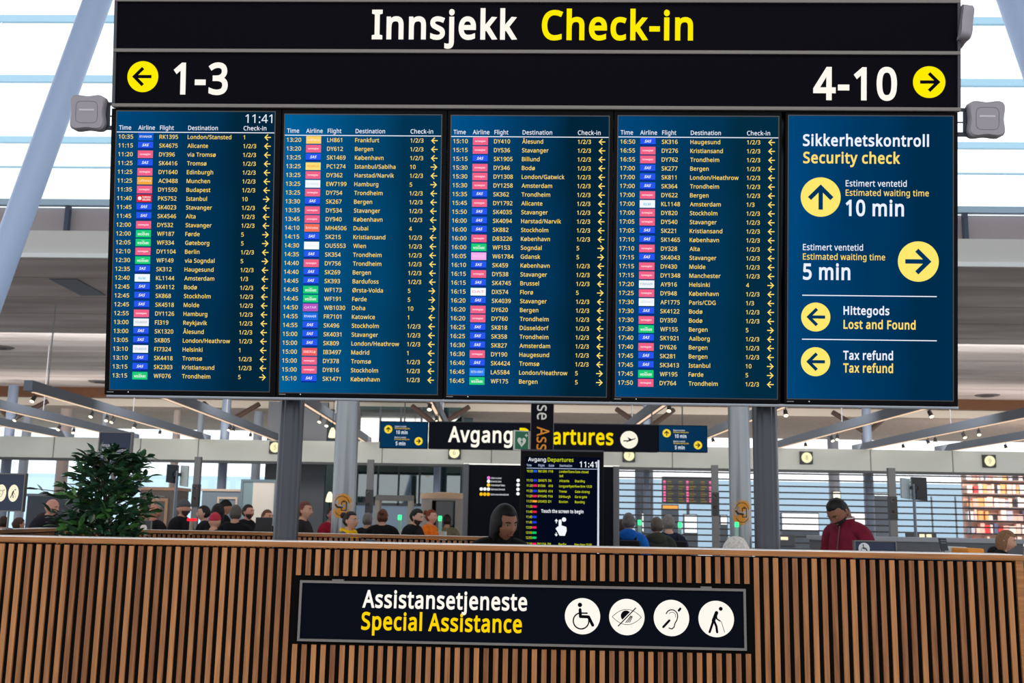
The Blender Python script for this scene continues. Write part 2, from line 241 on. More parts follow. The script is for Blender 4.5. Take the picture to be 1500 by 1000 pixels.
# ------------------------------------------------------------------ letter outlines: character, advance, contours (1/1000 em, cap height 573)
GLYPHS = """
A 512 437,0 368,177 141,177 73,0 0,0 224,575 289,575 512,0|282,415 274,438 263,473 255,500 247,468 238,438 230,415 165,241 346,241
B 521 241,573 307,569 361,558 404,541 434,515 453,478 459,431 457,409 453,389 446,371 437,354 424,340 409,328 392,317 372,309 350,302 415,279 433,267 448,253 461,236 470,215 476,191 478,163 475,130 467,100 454,74 436,52 413,33 385,19 354,8 318,2 279,0 78,0 78,573|256,329 300,331 334,339 357,352 372,371 381,394 384,423 380,451 369,474 351,490 324,502 289,509 245,511 150,511 150,329|150,269 150,61 265,61 311,64 346,74 371,91 388,112 398,138 401,168 399,188 395,205 388,221 377,235 362,247 344,256 321,263 293,267 260,269
C 507 323,517 294,516 266,510 241,502 217,490 196,474 178,456 162,434 149,410 139,383 131,353 127,321 125,286 128,241 135,200 147,164 164,132 186,105 213,83 244,68 281,58 322,55 394,62 460,78 460,15 393,-2 312,-8 257,-4 208,8 166,28 130,56 101,90 78,131 62,178 52,230 49,287 51,329 57,369 67,406 81,440 99,471 120,499 145,523 174,543 206,559 242,571 281,578 324,581 409,572 482,547 453,486 394,508
D 585 536,292 533,231 521,177 501,131 474,91 439,58 399,33 351,15 297,4 237,0 78,0 78,573 254,573 309,569 359,558 404,540 443,516 476,484 502,446 521,401 533,350|460,289 457,337 449,379 435,415 416,444 391,469 361,487 327,500 287,508 244,511 150,511 150,62 228,62 299,68 357,87 402,119 434,164 454,220
E 446 398,0 78,0 78,573 398,573 398,509 150,509 150,330 383,330 383,268 150,268 150,63 398,63
F 416 150,0 78,0 78,573 398,573 398,509 150,509 150,306 383,306 383,243 150,243
G 584 326,302 524,302 524,22 431,-1 323,-8 267,-4 217,8 173,28 136,55 105,89 81,130 63,176 52,229 49,286 53,343 65,395 84,442 111,482 145,517 186,544 233,564 286,577 346,581 437,572 516,547 489,484 421,508 342,517 298,514 259,505 225,489 195,468 170,441 150,409 136,373 127,332 124,286 127,243 134,202 146,166 164,133 187,106 216,84 251,68 292,58 340,55 404,59 452,68 452,238 326,238
H 594 516,0 443,0 443,267 150,267 150,0 78,0 78,573 150,573 150,330 443,330 443,573 516,573
I 272 239,0 32,0 32,42 99,57 99,515 32,531 32,573 239,573 239,531 172,515 172,57 239,42
J 219 -3,-152 -37,-150 -63,-142 -63,-81 -35,-87 -5,-89 33,-81 45,-74 54,-65 63,-53 69,-38 73,-19 74,3 74,573 146,573 146,9 144,-26 138,-56 128,-82 114,-104 96,-122 75,-135 52,-145 25,-150
K 496 496,0 411,0 209,273 150,222 150,0 78,0 78,573 150,573 150,290 199,345 249,399 403,573 488,573 261,323
L 420 78,0 78,573 150,573 150,64 400,64 400,0
M 727 330,0 144,490 144,0 78,0 78,573 184,573 362,103 544,573 650,573 650,0 578,0 578,490 390,0
N 609 532,0 447,0 139,476 141,432 143,378 144,320 144,0 78,0 78,573 161,573 468,99 468,137 466,193 464,249 464,573 532,573
O 626 577,287 576,244 570,204 561,166 547,132 531,101 510,73 486,49 459,29 428,13 393,1 355,-6 314,-8 271,-6 232,1 196,13 165,29 138,49 114,73 94,101 78,132 65,167 56,204 51,245 49,288 52,344 62,396 78,442 100,482 130,517 166,545 208,565 258,577 314,581 369,577 417,565 459,545 495,517 524,483 547,442 564,396 574,344|125,287 127,241 134,200 145,163 161,131 182,104 207,83 238,67 273,58 314,55 354,58 390,67 420,83 445,104 465,131 481,163 492,200 499,241 501,287 496,354 481,411 456,457 421,491 373,511 314,518 274,515 238,506 207,490 182,469 161,443 145,411 134,374 127,333
P 485 229,573 297,568 352,553 393,528 421,495 439,454 444,404 433,336 423,316 411,296 395,278 375,262 351,249 324,238 292,230 256,225 216,223 150,223 150,0 78,0 78,573|223,511 150,511 150,285 208,285 242,286 272,290 298,296 320,306 338,318 352,334 362,352 368,375 370,401 366,435 354,462 334,484 306,499 269,508
Q 626 577,287 575,242 569,200 559,160 544,124 525,92 503,64 476,40 445,21 411,6 548,-136 444,-136 334,-7 324,-8 314,-8 271,-6 232,1 196,13 165,29 138,49 114,73 94,101 78,132 65,167 56,204 51,245 49,288 52,344 62,396 78,442 100,482 130,517 166,545 208,565 258,577 314,581 369,577 417,565 459,545 495,517 524,483 547,442 564,396 574,344|125,287 127,241 134,200 145,163 161,131 182,104 207,83 238,67 273,58 314,55 354,58 390,67 420,83 445,104 465,131 481,163 492,200 499,241 501,287 496,354 481,411 456,457 421,491 373,511 314,518 274,515 238,506 207,490 182,469 161,443 145,411 134,374 127,333
R 499 236,573 281,571 320,565 353,555 381,540 404,522 422,500 434,474 442,444 444,410 442,381 437,356 427,334 415,315 401,298 385,285 330,257 487,0 403,0 264,237 150,237 150,0 78,0 78,573|232,510 150,510 150,298 236,298 278,301 312,310 338,325 355,347 366,374 370,407 368,430 363,450 355,467 343,480 328,491 310,500 287,505 261,509
S 440 403,153 400,121 392,92 378,66 359,44 335,26 307,11 274,1 238,-6 198,-8 137,-5 83,4 41,19 41,88 113,65 201,55 228,56 252,60 273,66 290,74 305,85 316,98 324,113 329,129 330,147 329,164 325,180 318,194 308,207 295,218 277,230 196,265 131,294 85,330 57,375 48,435 51,464 58,490 71,513 89,533 110,550 136,563 165,573 197,579 231,581 318,572 389,549 366,487 302,508 229,517 207,516 187,513 169,507 155,499 142,489 133,478 126,464 122,450 121,434 122,416 126,400 133,386 143,373 156,362 172,351 246,318 332,279 353,264 371,247 385,228 395,206 401,181
T 446 259,0 187,0 187,509 8,509 8,573 437,573 437,509 259,509
U 586 513,202 511,164 503,128 489,95 470,65 446,40 416,20 380,4 338,-5 290,-8 225,-2 171,18 128,50 97,93 78,144 72,204 72,573 144,573 144,201 148,158 161,122 182,93 211,72 248,59 294,55 327,57 355,63 379,73 399,88 415,105 427,126 435,149 440,174 442,202 442,573 513,573
V 481 481,573 277,0 204,0 0,573 75,573 204,205 220,160 231,119 241,80 250,119 262,161 277,207 405,573
W 746 735,573 583,0 510,0 399,375 389,410 380,443 373,471 370,488 367,471 361,443 352,409 342,373 234,0 161,0 10,573 85,573 174,223 183,186 190,151 196,118 201,87 206,119 213,154 222,191 232,227 333,573 407,573 512,225 523,187 532,151 538,117 544,87 550,129 560,175 572,224 660,573
X 470 467,0 385,0 233,249 79,0 3,0 193,298 15,573 95,573 236,348 377,573 453,573 276,300
Y 454 227,291 376,573 454,573 263,222 263,0 191,0 191,219 0,573 79,573
Z 458 427,0 30,0 30,55 332,508 40,508 40,573 419,573 419,518 118,64 427,64
a 450 231,437 279,433 318,422 347,403 368,375 381,338 385,293 385,0 334,0 318,61 279,22 234,-1 172,-8 148,-7 124,-2 103,6 84,16 68,30 55,48 45,68 39,92 37,119 43,159 59,192 87,219 127,238 179,251 243,257 316,259 316,285 313,317 306,342 293,359 275,371 253,378 227,380 163,370 106,347 84,400 151,426|252,208 204,203 167,195 141,182 124,165 113,144 110,119 112,97 120,79 132,66 148,56 167,51 188,49 223,52 253,62 279,79 299,103 311,134 315,172 315,210
b 493 139,461 138,410 137,373 153,390 169,405 189,419 213,429 240,435 272,437 322,431 365,412 401,381 428,338 444,283 449,215 447,168 439,127 427,91 410,61 390,36 365,17 337,3 306,-5 272,-8 240,-6 213,0 189,10 169,24 153,38 136,55 119,0 68,0 68,609 139,609|260,379 231,377 207,371 188,361 172,348 159,330 150,308 144,282 140,252 139,215 142,165 150,125 165,93 187,69 219,55 261,51 297,55 325,69 348,93 363,126 373,166 376,216 373,265 363,306 348,338 325,360 296,374
c 385 241,-8 204,-5 170,2 139,15 112,34 88,58 69,87 55,123 47,165 44,213 47,262 56,305 71,342 90,372 114,396 142,415 174,428 208,435 245,438 309,431 358,415 337,356 292,370 244,376 217,374 193,368 172,358 155,343 141,325 131,303 123,277 119,247 117,213 119,181 123,152 131,126 141,104 155,86 172,71 191,61 214,55 240,53 302,60 351,78 351,15 304,-2
d 493 221,-8 171,-2 128,17 92,48 65,91 49,146 44,214 49,282 66,338 93,381 128,413 171,432 221,438 280,429 323,407 356,374 356,405 354,438 354,609 425,609 425,0 368,0 356,58 323,24 279,1|232,51 273,55 305,67 328,88 343,117 352,154 355,200 355,213 352,263 343,304 329,336 306,360 274,375 231,379 196,374 168,359 146,334 130,300 120,260 117,213 120,165 130,125 146,93 168,69 197,55
e 452 234,438 269,435 301,427 329,414 354,396 374,373 390,346 402,315 409,281 411,244 411,201 117,201 122,157 134,119 154,90 181,69 215,56 254,52 327,60 392,82 392,20 327,-1 251,-8 212,-5 176,3 143,17 114,36 90,61 70,91 56,126 47,167 44,212 47,257 55,297 68,333 86,364 108,390 134,411 164,426 198,435|233,380 202,377 175,366 154,348 137,323 125,293 119,257 338,257 336,281 333,302 326,322 318,338 306,353 292,364 276,373 256,378
f 276 266,375 158,375 158,0 87,0 87,375 12,375 12,408 87,432 87,457 89,492 95,522 104,547 116,568 132,585 152,597 174,606 199,612 227,613 274,609 310,599 292,544 262,552 228,556 206,553 189,545 175,532 166,513 160,489 158,458 158,430 266,430
g 493 221,438 248,436 273,431 297,422 319,409 338,393 357,373 369,430 425,430 425,-7 423,-46 416,-80 404,-109 388,-135 367,-155 341,-172 310,-183 274,-190 233,-192 147,-186 78,-165 78,-100 149,-125 237,-134 271,-130 300,-119 324,-101 341,-77 352,-48 355,-13 356,57 320,21 299,8 275,-1 250,-6 221,-8 170,-2 126,18 91,51 65,95 49,149 44,214 49,278 65,332 91,377 126,411 169,431|230,379 207,376 187,370 169,359 153,344 140,326 130,303 123,277 119,247 117,213 120,165 130,124 146,92 169,68 197,54 232,50 288,58 303,65 315,74 326,85 349,131 356,197 356,214 355,251 350,282 343,309 332,331 319,348 302,362 281,371 257,377
h 495 139,431 138,399 137,370 174,407 221,429 273,437 306,435 335,430 360,421 382,408 399,391 413,370 423,344 429,314 431,280 431,0 361,0 361,275 358,307 351,333 338,353 319,367 295,376 265,379 235,377 210,370 189,360 173,347 160,329 150,308 144,283 140,254 139,222 139,0 68,0 68,609 139,609
i 207 139,430 139,0 68,0 68,430|104,591 133,580 140,572 144,560 145,546 144,532 140,521 133,512 104,501 93,502 83,506 75,512 68,521 64,532 63,546 64,560 68,572 75,580 83,586 93,590
j 207 18,-192 -18,-190 -44,-183 -44,-126 -19,-132 9,-134 25,-132 39,-128 51,-120 61,-108 66,-90 68,-67 68,430 139,430 139,-64 137,-90 133,-113 126,-133 116,-151 103,-166 87,-177 67,-186 44,-191|63,546 64,560 68,572 75,580 83,586 93,590 104,591 133,580 140,572 144,560 145,546 144,532 140,521 133,512 104,501 93,502 83,506 75,512 68,521 64,532
k 428 138,291 137,257 136,221 152,240 172,264 189,285 326,430 409,430 235,246 421,0 336,0 187,200 138,158 138,0 68,0 68,609 138,609
l 207 139,0 68,0 68,609 139,609
m 750 540,438 584,434 621,421 649,401 669,371 681,330 685,280 685,0 615,0 615,277 613,308 606,333 594,353 577,367 555,376 528,379 490,374 460,362 438,342 423,315 414,280 411,237 411,0 342,0 342,277 332,333 325,347 315,359 303,367 289,374 272,377 253,379 227,377 204,370 185,360 170,347 158,329 150,308 144,283 140,255 139,223 139,0 68,0 68,430 125,430 138,371 173,409 217,431 266,438 298,436 325,430 349,420 369,406 386,388 400,366 418,388 438,406 461,420 486,430 512,436
n 495 275,438 322,434 361,421 391,401 413,371 426,330 431,280 431,0 361,0 361,275 358,307 351,333 338,353 319,367 295,376 265,379 222,374 189,361 166,338 151,308 142,269 139,223 139,0 68,0 68,430 125,430 138,371 175,409 222,431
o 485 442,216 440,181 436,150 428,121 417,95 404,71 388,51 369,33 348,18 324,7 299,-1 271,-6 241,-8 214,-6 188,-1 163,7 140,18 119,33 100,51 84,71 70,95 59,121 51,150 46,181 44,216 47,261 55,301 68,336 87,367 110,392 137,412 169,426 204,435 244,438 281,435 316,426 347,412 374,392 398,367 417,336 431,301 439,261|117,216 119,184 123,154 130,128 141,105 155,86 172,71 192,59 216,53 243,51 270,53 294,59 314,71 331,86 345,105 356,128 363,154 367,184 369,216 367,248 363,277 355,303 345,325 331,344 314,359 294,370 270,376 242,379 202,374 171,359 147,335 130,303 120,263
p 493 273,438 322,432 365,413 401,383 428,339 444,284 449,216 447,170 439,129 427,93 410,62 390,37 365,17 337,3 306,-5 272,-8 213,1 170,24 136,55 137,20 139,-16 139,-192 68,-192 68,430 126,430 137,371 170,405 213,429|260,379 233,377 210,371 190,362 174,349 161,333 152,313 145,289 141,261 139,229 139,216 140,182 144,152 150,126 159,103 172,85 188,70 208,59 233,53 261,51 286,53 308,60 326,72 341,88 354,108 364,131 371,157 375,186 376,217 373,262 363,302 348,334 325,359 296,374
q 493 355,60 323,25 303,11 279,1 251,-6 219,-8 170,-2 128,17 93,48 66,91 49,146 44,214 47,261 54,302 67,338 83,368 104,393 129,413 157,427 188,435 221,438 253,436 280,429 304,419 324,405 341,389 357,373 369,430 425,430 425,-192 354,-192|233,51 260,52 284,58 304,67 320,79 333,96 342,116 349,140 353,168 355,199 355,213 352,263 343,305 328,337 305,361 273,375 231,379 196,374 167,359 145,334 130,300 120,260 117,213 120,165 130,126 146,93 168,70 197,55
r 331 269,438 295,437 319,433 310,368 287,372 264,374 217,363 176,334 149,289 139,229 139,0 68,0 68,430 126,430 135,351 170,395 214,426 231,433 249,437
s 384 348,119 346,92 339,69 327,49 311,32 292,18 268,6 241,-2 210,-6 176,-8 99,-1 42,19 42,83 104,60 178,49 211,51 236,57 256,66 269,79 277,94 280,112 271,141 239,167 174,196 103,228 84,239 69,252 57,266 48,283 43,302 41,324 46,358 61,386 85,408 118,425 157,435 202,438 275,430 339,409 315,353 258,372 197,380 171,379 149,374 131,366 118,356 111,343 108,328 119,298 154,274 219,246 289,215 306,203 321,191 333,176 341,159 346,140
t 289 212,50 245,53 272,59 272,5 240,-4 200,-8 178,-7 157,-3 138,4 120,13 104,27 91,44 82,66 76,93 74,125 74,375 13,375 13,409 75,437 103,528 144,528 144,430 269,430 269,375 144,375 144,127 146,103 153,83 163,69 177,58 193,52
u 495 427,430 427,0 370,0 357,57 321,20 273,-1 220,-8 187,-6 159,-1 134,8 112,21 95,38 81,59 71,85 65,114 63,148 63,430 135,430 135,153 137,122 145,96 158,76 176,62 200,53 230,51 260,53 285,59 306,69 323,82 336,100 345,121 352,146 356,175 357,206 357,430
v 407 163,0 0,430 75,430 167,176 180,137 193,96 202,63 214,96 227,138 241,176 332,430 407,430 244,0
w 630 346,243 314,357 284,242 207,1 127,1 9,431 82,431 141,201 170,73 201,188 277,431 354,431 428,188 458,74 489,201 549,431 621,431 502,1 419,1
x 424 170,220 22,430 102,430 213,268 322,430 402,430 253,220 410,0 330,0 213,172 94,0 14,0
y 409 1,430 76,430 169,185 184,144 196,105 207,68 224,121 245,186 333,430 409,430 224,-59 188,-130 173,-148 157,-164 138,-176 117,-185 94,-191 67,-192 34,-190 9,-186 9,-130 30,-133 56,-135 99,-126 130,-99 152,-59 174,-2
z 377 346,0 31,0 31,47 262,375 45,375 45,430 340,430 340,377 112,55 346,55
0 458 419,287 409,163 401,128 390,97 376,70 359,47 339,27 316,12 290,1 261,-6 229,-8 188,-4 153,8 122,27 97,54 76,88 60,129 48,176 42,229 39,287 41,346 48,399 58,446 73,486 93,520 119,547 149,566 186,578 229,581 269,578 304,566 335,547 361,520 382,486 399,446 410,399 417,346|110,287 111,238 115,194 121,156 131,125 143,98 159,78 178,64 202,55 229,52 256,55 279,64 298,78 314,98 326,124 336,156 343,194 347,238 348,287 347,336 343,380 336,417 326,449 314,475 298,495 279,510 256,518 229,521 202,518 178,510 159,495 143,475 131,449 121,417 115,380 111,336
1 458 285,0 216,0 216,400 216,439 217,470 219,499 196,477 169,455 108,405 71,452 226,573 285,573
2 458 417,0 38,0 38,59 188,210 261,287 306,353 315,376 320,399 322,424 318,453 309,477 294,496 273,510 249,518 221,520 194,519 169,514 147,506 83,466 45,513 94,548 153,572 221,581 255,579 285,572 313,562 336,548 356,531 372,510 384,485 391,458 394,428 392,399 386,371 375,344 361,318 344,292 324,267 247,185 128,65 417,64
3 458 395,439 394,414 389,392 381,372 370,355 356,339 340,326 321,316 300,307 277,300 319,290 353,276 379,255 398,229 409,198 413,163 410,131 403,101 390,74 371,50 348,30 318,14 283,2 241,-6 193,-8 110,-1 36,23 36,89 114,61 194,51 241,55 278,65 305,81 324,104 335,132 339,164 337,187 331,206 320,223 306,236 288,247 265,255 240,261 211,264 179,265 123,265 123,326 180,326 209,327 236,332 259,339 278,350 294,362 307,377 316,394 321,413 323,434 320,460 311,481 295,498 274,511 249,519 219,521 164,515 117,498 75,473 39,521 61,537 87,550 115,563 147,573 181,579 218,581 273,576 317,563 352,540 376,511 390,477
4 458 443,130 359,130 359,0 291,0 291,130 17,130 17,190 286,576 359,576 359,193 443,193|291,193 291,480 92,193
5 458 221,351 258,349 292,342 322,331 349,316 371,297 389,274 402,247 410,217 413,183 410,145 402,111 387,81 368,54 343,32 314,15 280,2 242,-5 199,-8 116,0 51,23 51,90 121,62 200,52 227,54 252,58 274,65 293,76 310,89 323,106 333,126 339,149 341,176 337,210 325,239 306,262 279,279 243,289 197,292 146,288 99,280 64,302 86,573 373,573 373,508 146,508 132,342 169,348
6 458 44,245 51,342 75,433 87,461 103,486 121,510 143,530 168,548 196,562 228,572 265,578 306,581 344,579 377,573 377,513 344,520 308,523 273,521 242,515 216,504 193,491 173,474 158,454 145,431 134,407 127,380 117,291 150,326 194,350 255,358 287,356 316,349 342,338 365,322 384,303 400,279 412,251 419,220 421,184 419,147 411,112 399,82 382,55 361,33 336,15 307,2 275,-5 239,-8 212,-6 187,-1 163,7 140,19 119,35 101,54 84,76 70,103 59,133 51,166 46,204|238,51 270,55 297,66 320,84 337,109 348,143 351,184 348,218 339,247 324,271 302,289 274,300 241,303 217,301 195,296 175,287 157,276 143,263 131,248 122,232 117,215 115,198 123,146 146,99 185,64 201,57 219,53
7 458 109,0 344,508 35,508 35,573 419,573 419,518 187,0
8 458 229,581 261,579 291,574 318,565 341,553 362,538 378,519 390,497 398,472 400,443 399,421 394,401 385,383 346,338 291,303 355,265 373,250 389,234 401,216 411,196 417,173 419,148 416,118 408,90 395,65 378,44 356,26 330,11 300,1 267,-6 231,-8 192,-6 157,0 126,10 100,24 78,42 61,63 49,87 42,115 39,146 41,171 47,194 56,214 68,232 82,249 99,264 158,299 107,336 71,383 64,401 59,422 58,444 60,472 68,497 80,518 97,537 117,552 141,565 168,573 197,579|108,145 112,119 121,96 138,76 161,60 192,51 229,48 265,51 295,60 319,76 336,96 346,120 350,148 348,166 343,182 335,197 293,235 229,265 217,270 157,237 121,197 114,182 110,164|228,524 200,521 176,514 155,502 139,486 130,466 127,441 128,422 133,406 141,391 179,357 232,330 282,357 317,392 325,406 329,423 330,441 327,466 318,486 302,502 282,514 257,521
9 458 417,328 410,231 387,139 374,112 358,86 340,63 318,42 293,25 265,11 232,0 195,-6 154,-8 117,-6 82,0 82,60 115,53 152,50 188,52 218,58 245,68 268,82 287,99 303,118 316,141 327,165 334,192 343,281 310,247 266,223 204,214 173,216 144,223 118,235 95,250 76,270 61,294 49,321 42,352 40,387 43,426 50,460 63,491 80,517 101,540 127,557 156,570 188,578 223,581 250,579 275,574 299,565 322,553 342,537 361,518 377,495 391,469 402,439 410,406 415,369|223,521 192,518 165,507 142,488 124,463 113,429 110,388 113,354 122,325 137,301 158,284 186,273 220,269 244,271 266,276 286,285 304,296 318,310 330,325 339,341 344,358 346,374 338,426 315,474 277,508 260,516 242,520
: 215 58,43 59,61 64,75 72,85 82,92 94,96 107,97 120,96 132,92 142,85 151,75 156,61 157,43 156,26 151,12 142,2 132,-6 120,-10 107,-11 94,-10 82,-6 72,2 64,12 59,26|58,387 59,405 64,419 72,429 82,436 94,440 107,441 120,440 132,436 142,429 151,419 156,405 157,387 156,369 151,355 142,345 132,338 120,333 107,332 94,333 82,338 72,345 64,355 59,369
/ 298 290,573 77,0 8,0 221,573
- 258 32,184 32,246 226,246 226,184
ø 485 442,216 439,170 431,130 417,94 399,63 376,38 348,18 316,4 281,-5 241,-8 186,-1 138,18 106,-26 59,5 95,55 80,75 67,98 57,124 50,152 46,183 44,216 50,281 68,336 98,380 138,412 187,431 244,438 300,430 349,409 380,454 427,423 391,373 406,353 418,330 428,305 436,278 440,248|117,216 121,159 136,113 313,358 281,373 242,379 202,374 171,359 147,335 130,303 120,263|369,216 364,270 350,314 174,69 205,55 243,51 270,53 294,59 314,71 331,86 345,105 356,128 363,154 367,184
Ø 626 577,287 576,244 570,204 561,166 547,132 531,101 510,73 486,49 459,29 428,13 393,1 355,-6 314,-8 231,2 165,30 127,-25 78,7 119,67 98,95 80,126 67,162 57,201 51,243 49,288 52,344 62,396 78,442 100,482 130,517 166,545 208,565 258,577 314,581 392,572 457,545 494,598 543,565 502,508 525,481 543,449 558,414 569,375 575,333|501,287 497,351 483,405 460,449 204,85 252,63 314,55 354,58 390,67 420,83 445,104 465,131 481,163 492,200 499,241|125,287 134,198 142,173 151,149 163,128 419,490 372,511 314,518 274,515 238,506 207,490 182,469 161,443 145,411 134,374 127,333
Å 512 437,0 368,177 141,177 73,0 0,0 224,575 289,575 512,0|282,415 274,438 263,473 255,500 247,468 238,438 230,415 165,241 346,241|254,607 230,609 209,617 191,629 177,646 169,667 167,692 169,717 177,737 191,754 209,766 230,774 254,776 278,774 299,766 318,754 332,737 340,717 343,693 340,667 332,646 318,629 300,617 278,609|254,647 267,648 278,652 287,659 294,668 298,679 299,692 298,705 293,716 286,725 277,731 266,735 254,737 242,735 231,731 222,725 215,716 211,705 209,692 211,679 214,668 221,659 230,652 241,648
å 450 231,437 279,433 318,422 347,403 368,375 381,338 385,293 385,0 334,0 318,61 279,22 234,-1 172,-8 148,-7 124,-2 103,6 84,16 68,30 55,48 45,68 39,92 37,119 43,159 59,192 87,219 127,238 179,251 243,257 316,259 316,285 313,317 306,342 293,359 275,371 253,378 227,380 163,370 106,347 84,400 151,426|252,208 204,203 167,195 141,182 124,165 113,144 110,119 112,97 120,79 132,66 148,56 167,51 188,49 223,52 253,62 279,79 299,103 311,134 315,172 315,210|225,486 200,488 179,496 161,508 148,525 140,546 137,571 140,596 148,616 161,633 179,645 200,653 225,655 248,653 269,645 288,633 302,617 311,596 314,572 311,547 302,525 288,508 270,496 249,488|225,526 237,527 248,531 257,538 264,547 268,558 269,571 268,584 264,595 257,604 247,611 237,615 225,616 212,615 202,611 192,604 185,595 181,584 180,571 181,558 185,547 191,538 200,531 211,527
ü 495 427,430 427,0 370,0 357,57 321,20 273,-1 220,-8 187,-6 159,-1 134,8 112,21 95,38 81,59 71,85 65,114 63,148 63,430 135,430 135,153 137,122 145,96 158,76 176,62 200,53 230,51 260,53 285,59 306,69 323,82 336,100 345,121 352,146 356,175 357,206 357,430|136,546 137,559 141,569 147,576 173,585 200,576 206,569 210,559 211,546 210,534 206,524 200,516 173,506 147,516 141,524 137,534|286,546 287,559 291,569 297,576 323,585 350,576 356,569 360,559 361,546 360,534 356,524 350,516 323,506 297,516 291,524 287,534
"""
def fatten(c, o):
    """push a contour outwards for the bolder cuts of the lettering"""
    if not o: return c
    out = []
    for i, (x, y) in enumerate(c):
        ax, ay = c[i-1]; bx, by = c[(i+1) % len(c)]
        u = Vector((x-ax, y-ay)).normalized(); v = Vector((bx-x, by-y)).normalized()
        n = Vector((u.y+v.y, -u.x-v.x))
        n = Vector((u.y, -u.x)) if n.length < 1e-4 else n.normalized()
        k = min(1.6 if (u.x*v.y-u.y*v.x)*o > 0 else 3.0, 1/max(0.3, n.dot(Vector((u.y, -u.x)))))
        out.append((x+n.x*o*k, y+n.y*o*k))
    return out
def _glyph_meshes():
    out = {}
    for line in GLYPHS.strip('\n').split('\n'):
        ch, adv, body = line.split(' ', 2)
        cont = [[tuple(float(v)/1000 for v in p.split(',')) for p in c.split(' ')] for c in body.split('|')]
        for bold in (0, 1, 2):
            cu = bpy.data.curves.new('glyph', 'CURVE'); cu.dimensions = '2D'; cu.fill_mode = 'BOTH'
            big = max(cont, key=lambda c: abs(sum(a[0]*b[1]-b[0]*a[1] for a, b in zip(c, c[1:]+c[:1]))))
            side = 1 if sum(a[0]*b[1]-b[0]*a[1] for a, b in zip(big, big[1:]+big[:1])) > 0 else -1
            for c in [fatten(c, (0, 0.009, 0.024)[bold]*side) for c in cont]:
                sp = cu.splines.new('POLY'); sp.points.add(len(c)-1)
                for q, (x, y) in zip(sp.points, c): q.co = (x, y, 0, 1)
                sp.use_cyclic_u = True
            ob = bpy.data.objects.new('glyph', cu); COL.objects.link(ob)
            me = ob.to_mesh(); out[ch, bold] = (float(adv)/1000 + (0, 0.022, 0.045)[bold], [(v.co.x, v.co.y) for v in me.vertices], [tuple(p.vertices) for p in me.polygons])
            ob.to_mesh_clear(); bpy.data.objects.remove(ob); bpy.data.curves.remove(cu)
    return out
GL = _glyph_meshes()
def text(mb, s, x0, x1, z, cap, y, bold=0, turn=False, slant=0.0):
    """letters of height CAP on the plane y, set between x0 and x1 (x1 None: natural width); TURN runs the line downwards"""
    vs_all, fs_all, pen = [], [], 0.0
    for ch in s:
        if ch == ' ': pen += 0.235; continue
        adv, vs, fs = GL[ch, bold]; k = len(vs_all)
        vs_all += [(pen+a+slant*b, b) for a, b in vs]; fs_all += [tuple(i+k for i in f) for f in fs]; pen += adv
    a0 = min(v[0] for v in vs_all); a1 = max(v[0] for v in vs_all); k = cap/0.573
    sx = k*0.95 if x1 is None else (x1-x0)/(a1-a0)
    if turn: mb.add([(z + b*k, y, x0 - (a-a0)*sx) for a, b in vs_all], fs_all)
    else: mb.add([(x0+(a-a0)*sx, y, z+b*k) for a, b in vs_all], fs_all)
    return x0 + (a1-a0)*sx
def arrow(mb, cx, cz, r, y, deg, w=0.2):
    """sign arrow (shaft and open head) of half length r pointing along DEG"""
    c, s_ = math.cos(R(deg)), math.sin(R(deg))
    T = lambda a, b: (cx + (a*c - b*s_)*r, cz + (a*s_ + b*c)*r)
    h = 1.0
    mb.poly([T(-1, w), T(-1, -w), T(0.7, -w), T(0.7, w)], y)
    mb.poly([T(1, 0), T(1-h, h), T(1-h-2*w*0.72, h-2*w*0.72), T(1-2.83*w, 0)], y)
    mb.poly([T(1, 0), T(1-2.83*w, 0), T(1-h-2*w*0.72, -h+2*w*0.72), T(1-h, -h)], y)

# ================================================================== THE HALL
FLOOR = mat('terrazzo_floor', (150, 144, 138), 0.35, var=0.15, scale=6)
struct('floor', MB().box(-32, 32, -16, 62, -0.2, 0), FLOOR)
def ceil_mat():
    m = mat('slatted_ceiling', (150, 143, 142), 0.8); n = m.node_tree.nodes; L = m.node_tree.links; p = n['Principled BSDF']
    tc = n.new('ShaderNodeTexCoord'); mp = n.new('ShaderNodeMapping'); mp.inputs['Scale'].default_value = (0.16, 0.9, 1); mp.inputs['Rotation'].default_value = (0, 0, R(24))
    no = n.new('ShaderNodeTexNoise'); no.inputs['Scale'].default_value = 1.6; no.inputs['Detail'].default_value = 3
    r = n.new('ShaderNodeValToRGB'); r.color_ramp.elements[0].color = (*lin((178, 170, 170)), 1); r.color_ramp.elements[1].color = (*lin((234, 229, 230)), 1)
    r.color_ramp.elements[0].position = 0.3; r.color_ramp.elements[1].position = 0.75
    L.new(tc.outputs['Object'], mp.inputs[0]); L.new(mp.outputs[0], no.inputs[0]); L.new(no.outputs['Fac'], r.inputs[0]); L.new(r.outputs[0], p.inputs['Base Color'])
    return m
CEIL = ceil_mat()
SZ = 5.67                                                # underside of the gallery slab
PALE = mat('pale_fascia_panel', (206, 205, 203), 0.6)
struct('ceiling', MB().box(-30, 30, 17.02, 34.7, SZ, SZ+0.12), CEIL)
zt = at(750, 346, 17).z
struct('trim_1', MB().box(-30, 30, 16.9, 17.05, SZ+0.05, zt), PALE)            # white edge of the gallery
struct('trim_2', MB().box(-30, 30, 16.84, 16.9, SZ-0.02, SZ+0.055), mat('white_edge_strip', (236, 240, 242), 0.4))
seam = MB()
for k in range(9): seam.box(-30, 30, 18.4+k*1.7, 18.41+k*1.7, SZ-0.006, SZ)
struct('trim_3', seam, mat('ceiling_joint', (150, 138, 134), 0.8))
zw = at(750, 591, 34.7).z; zp = at(750, 603, 34.9).z
struct('trim_4', MB().box(-30, 30, 34.6, 34.85, zw, SZ), wood('amber_wood_beam', (84, 54, 36), (112, 74, 48), axis='X'))
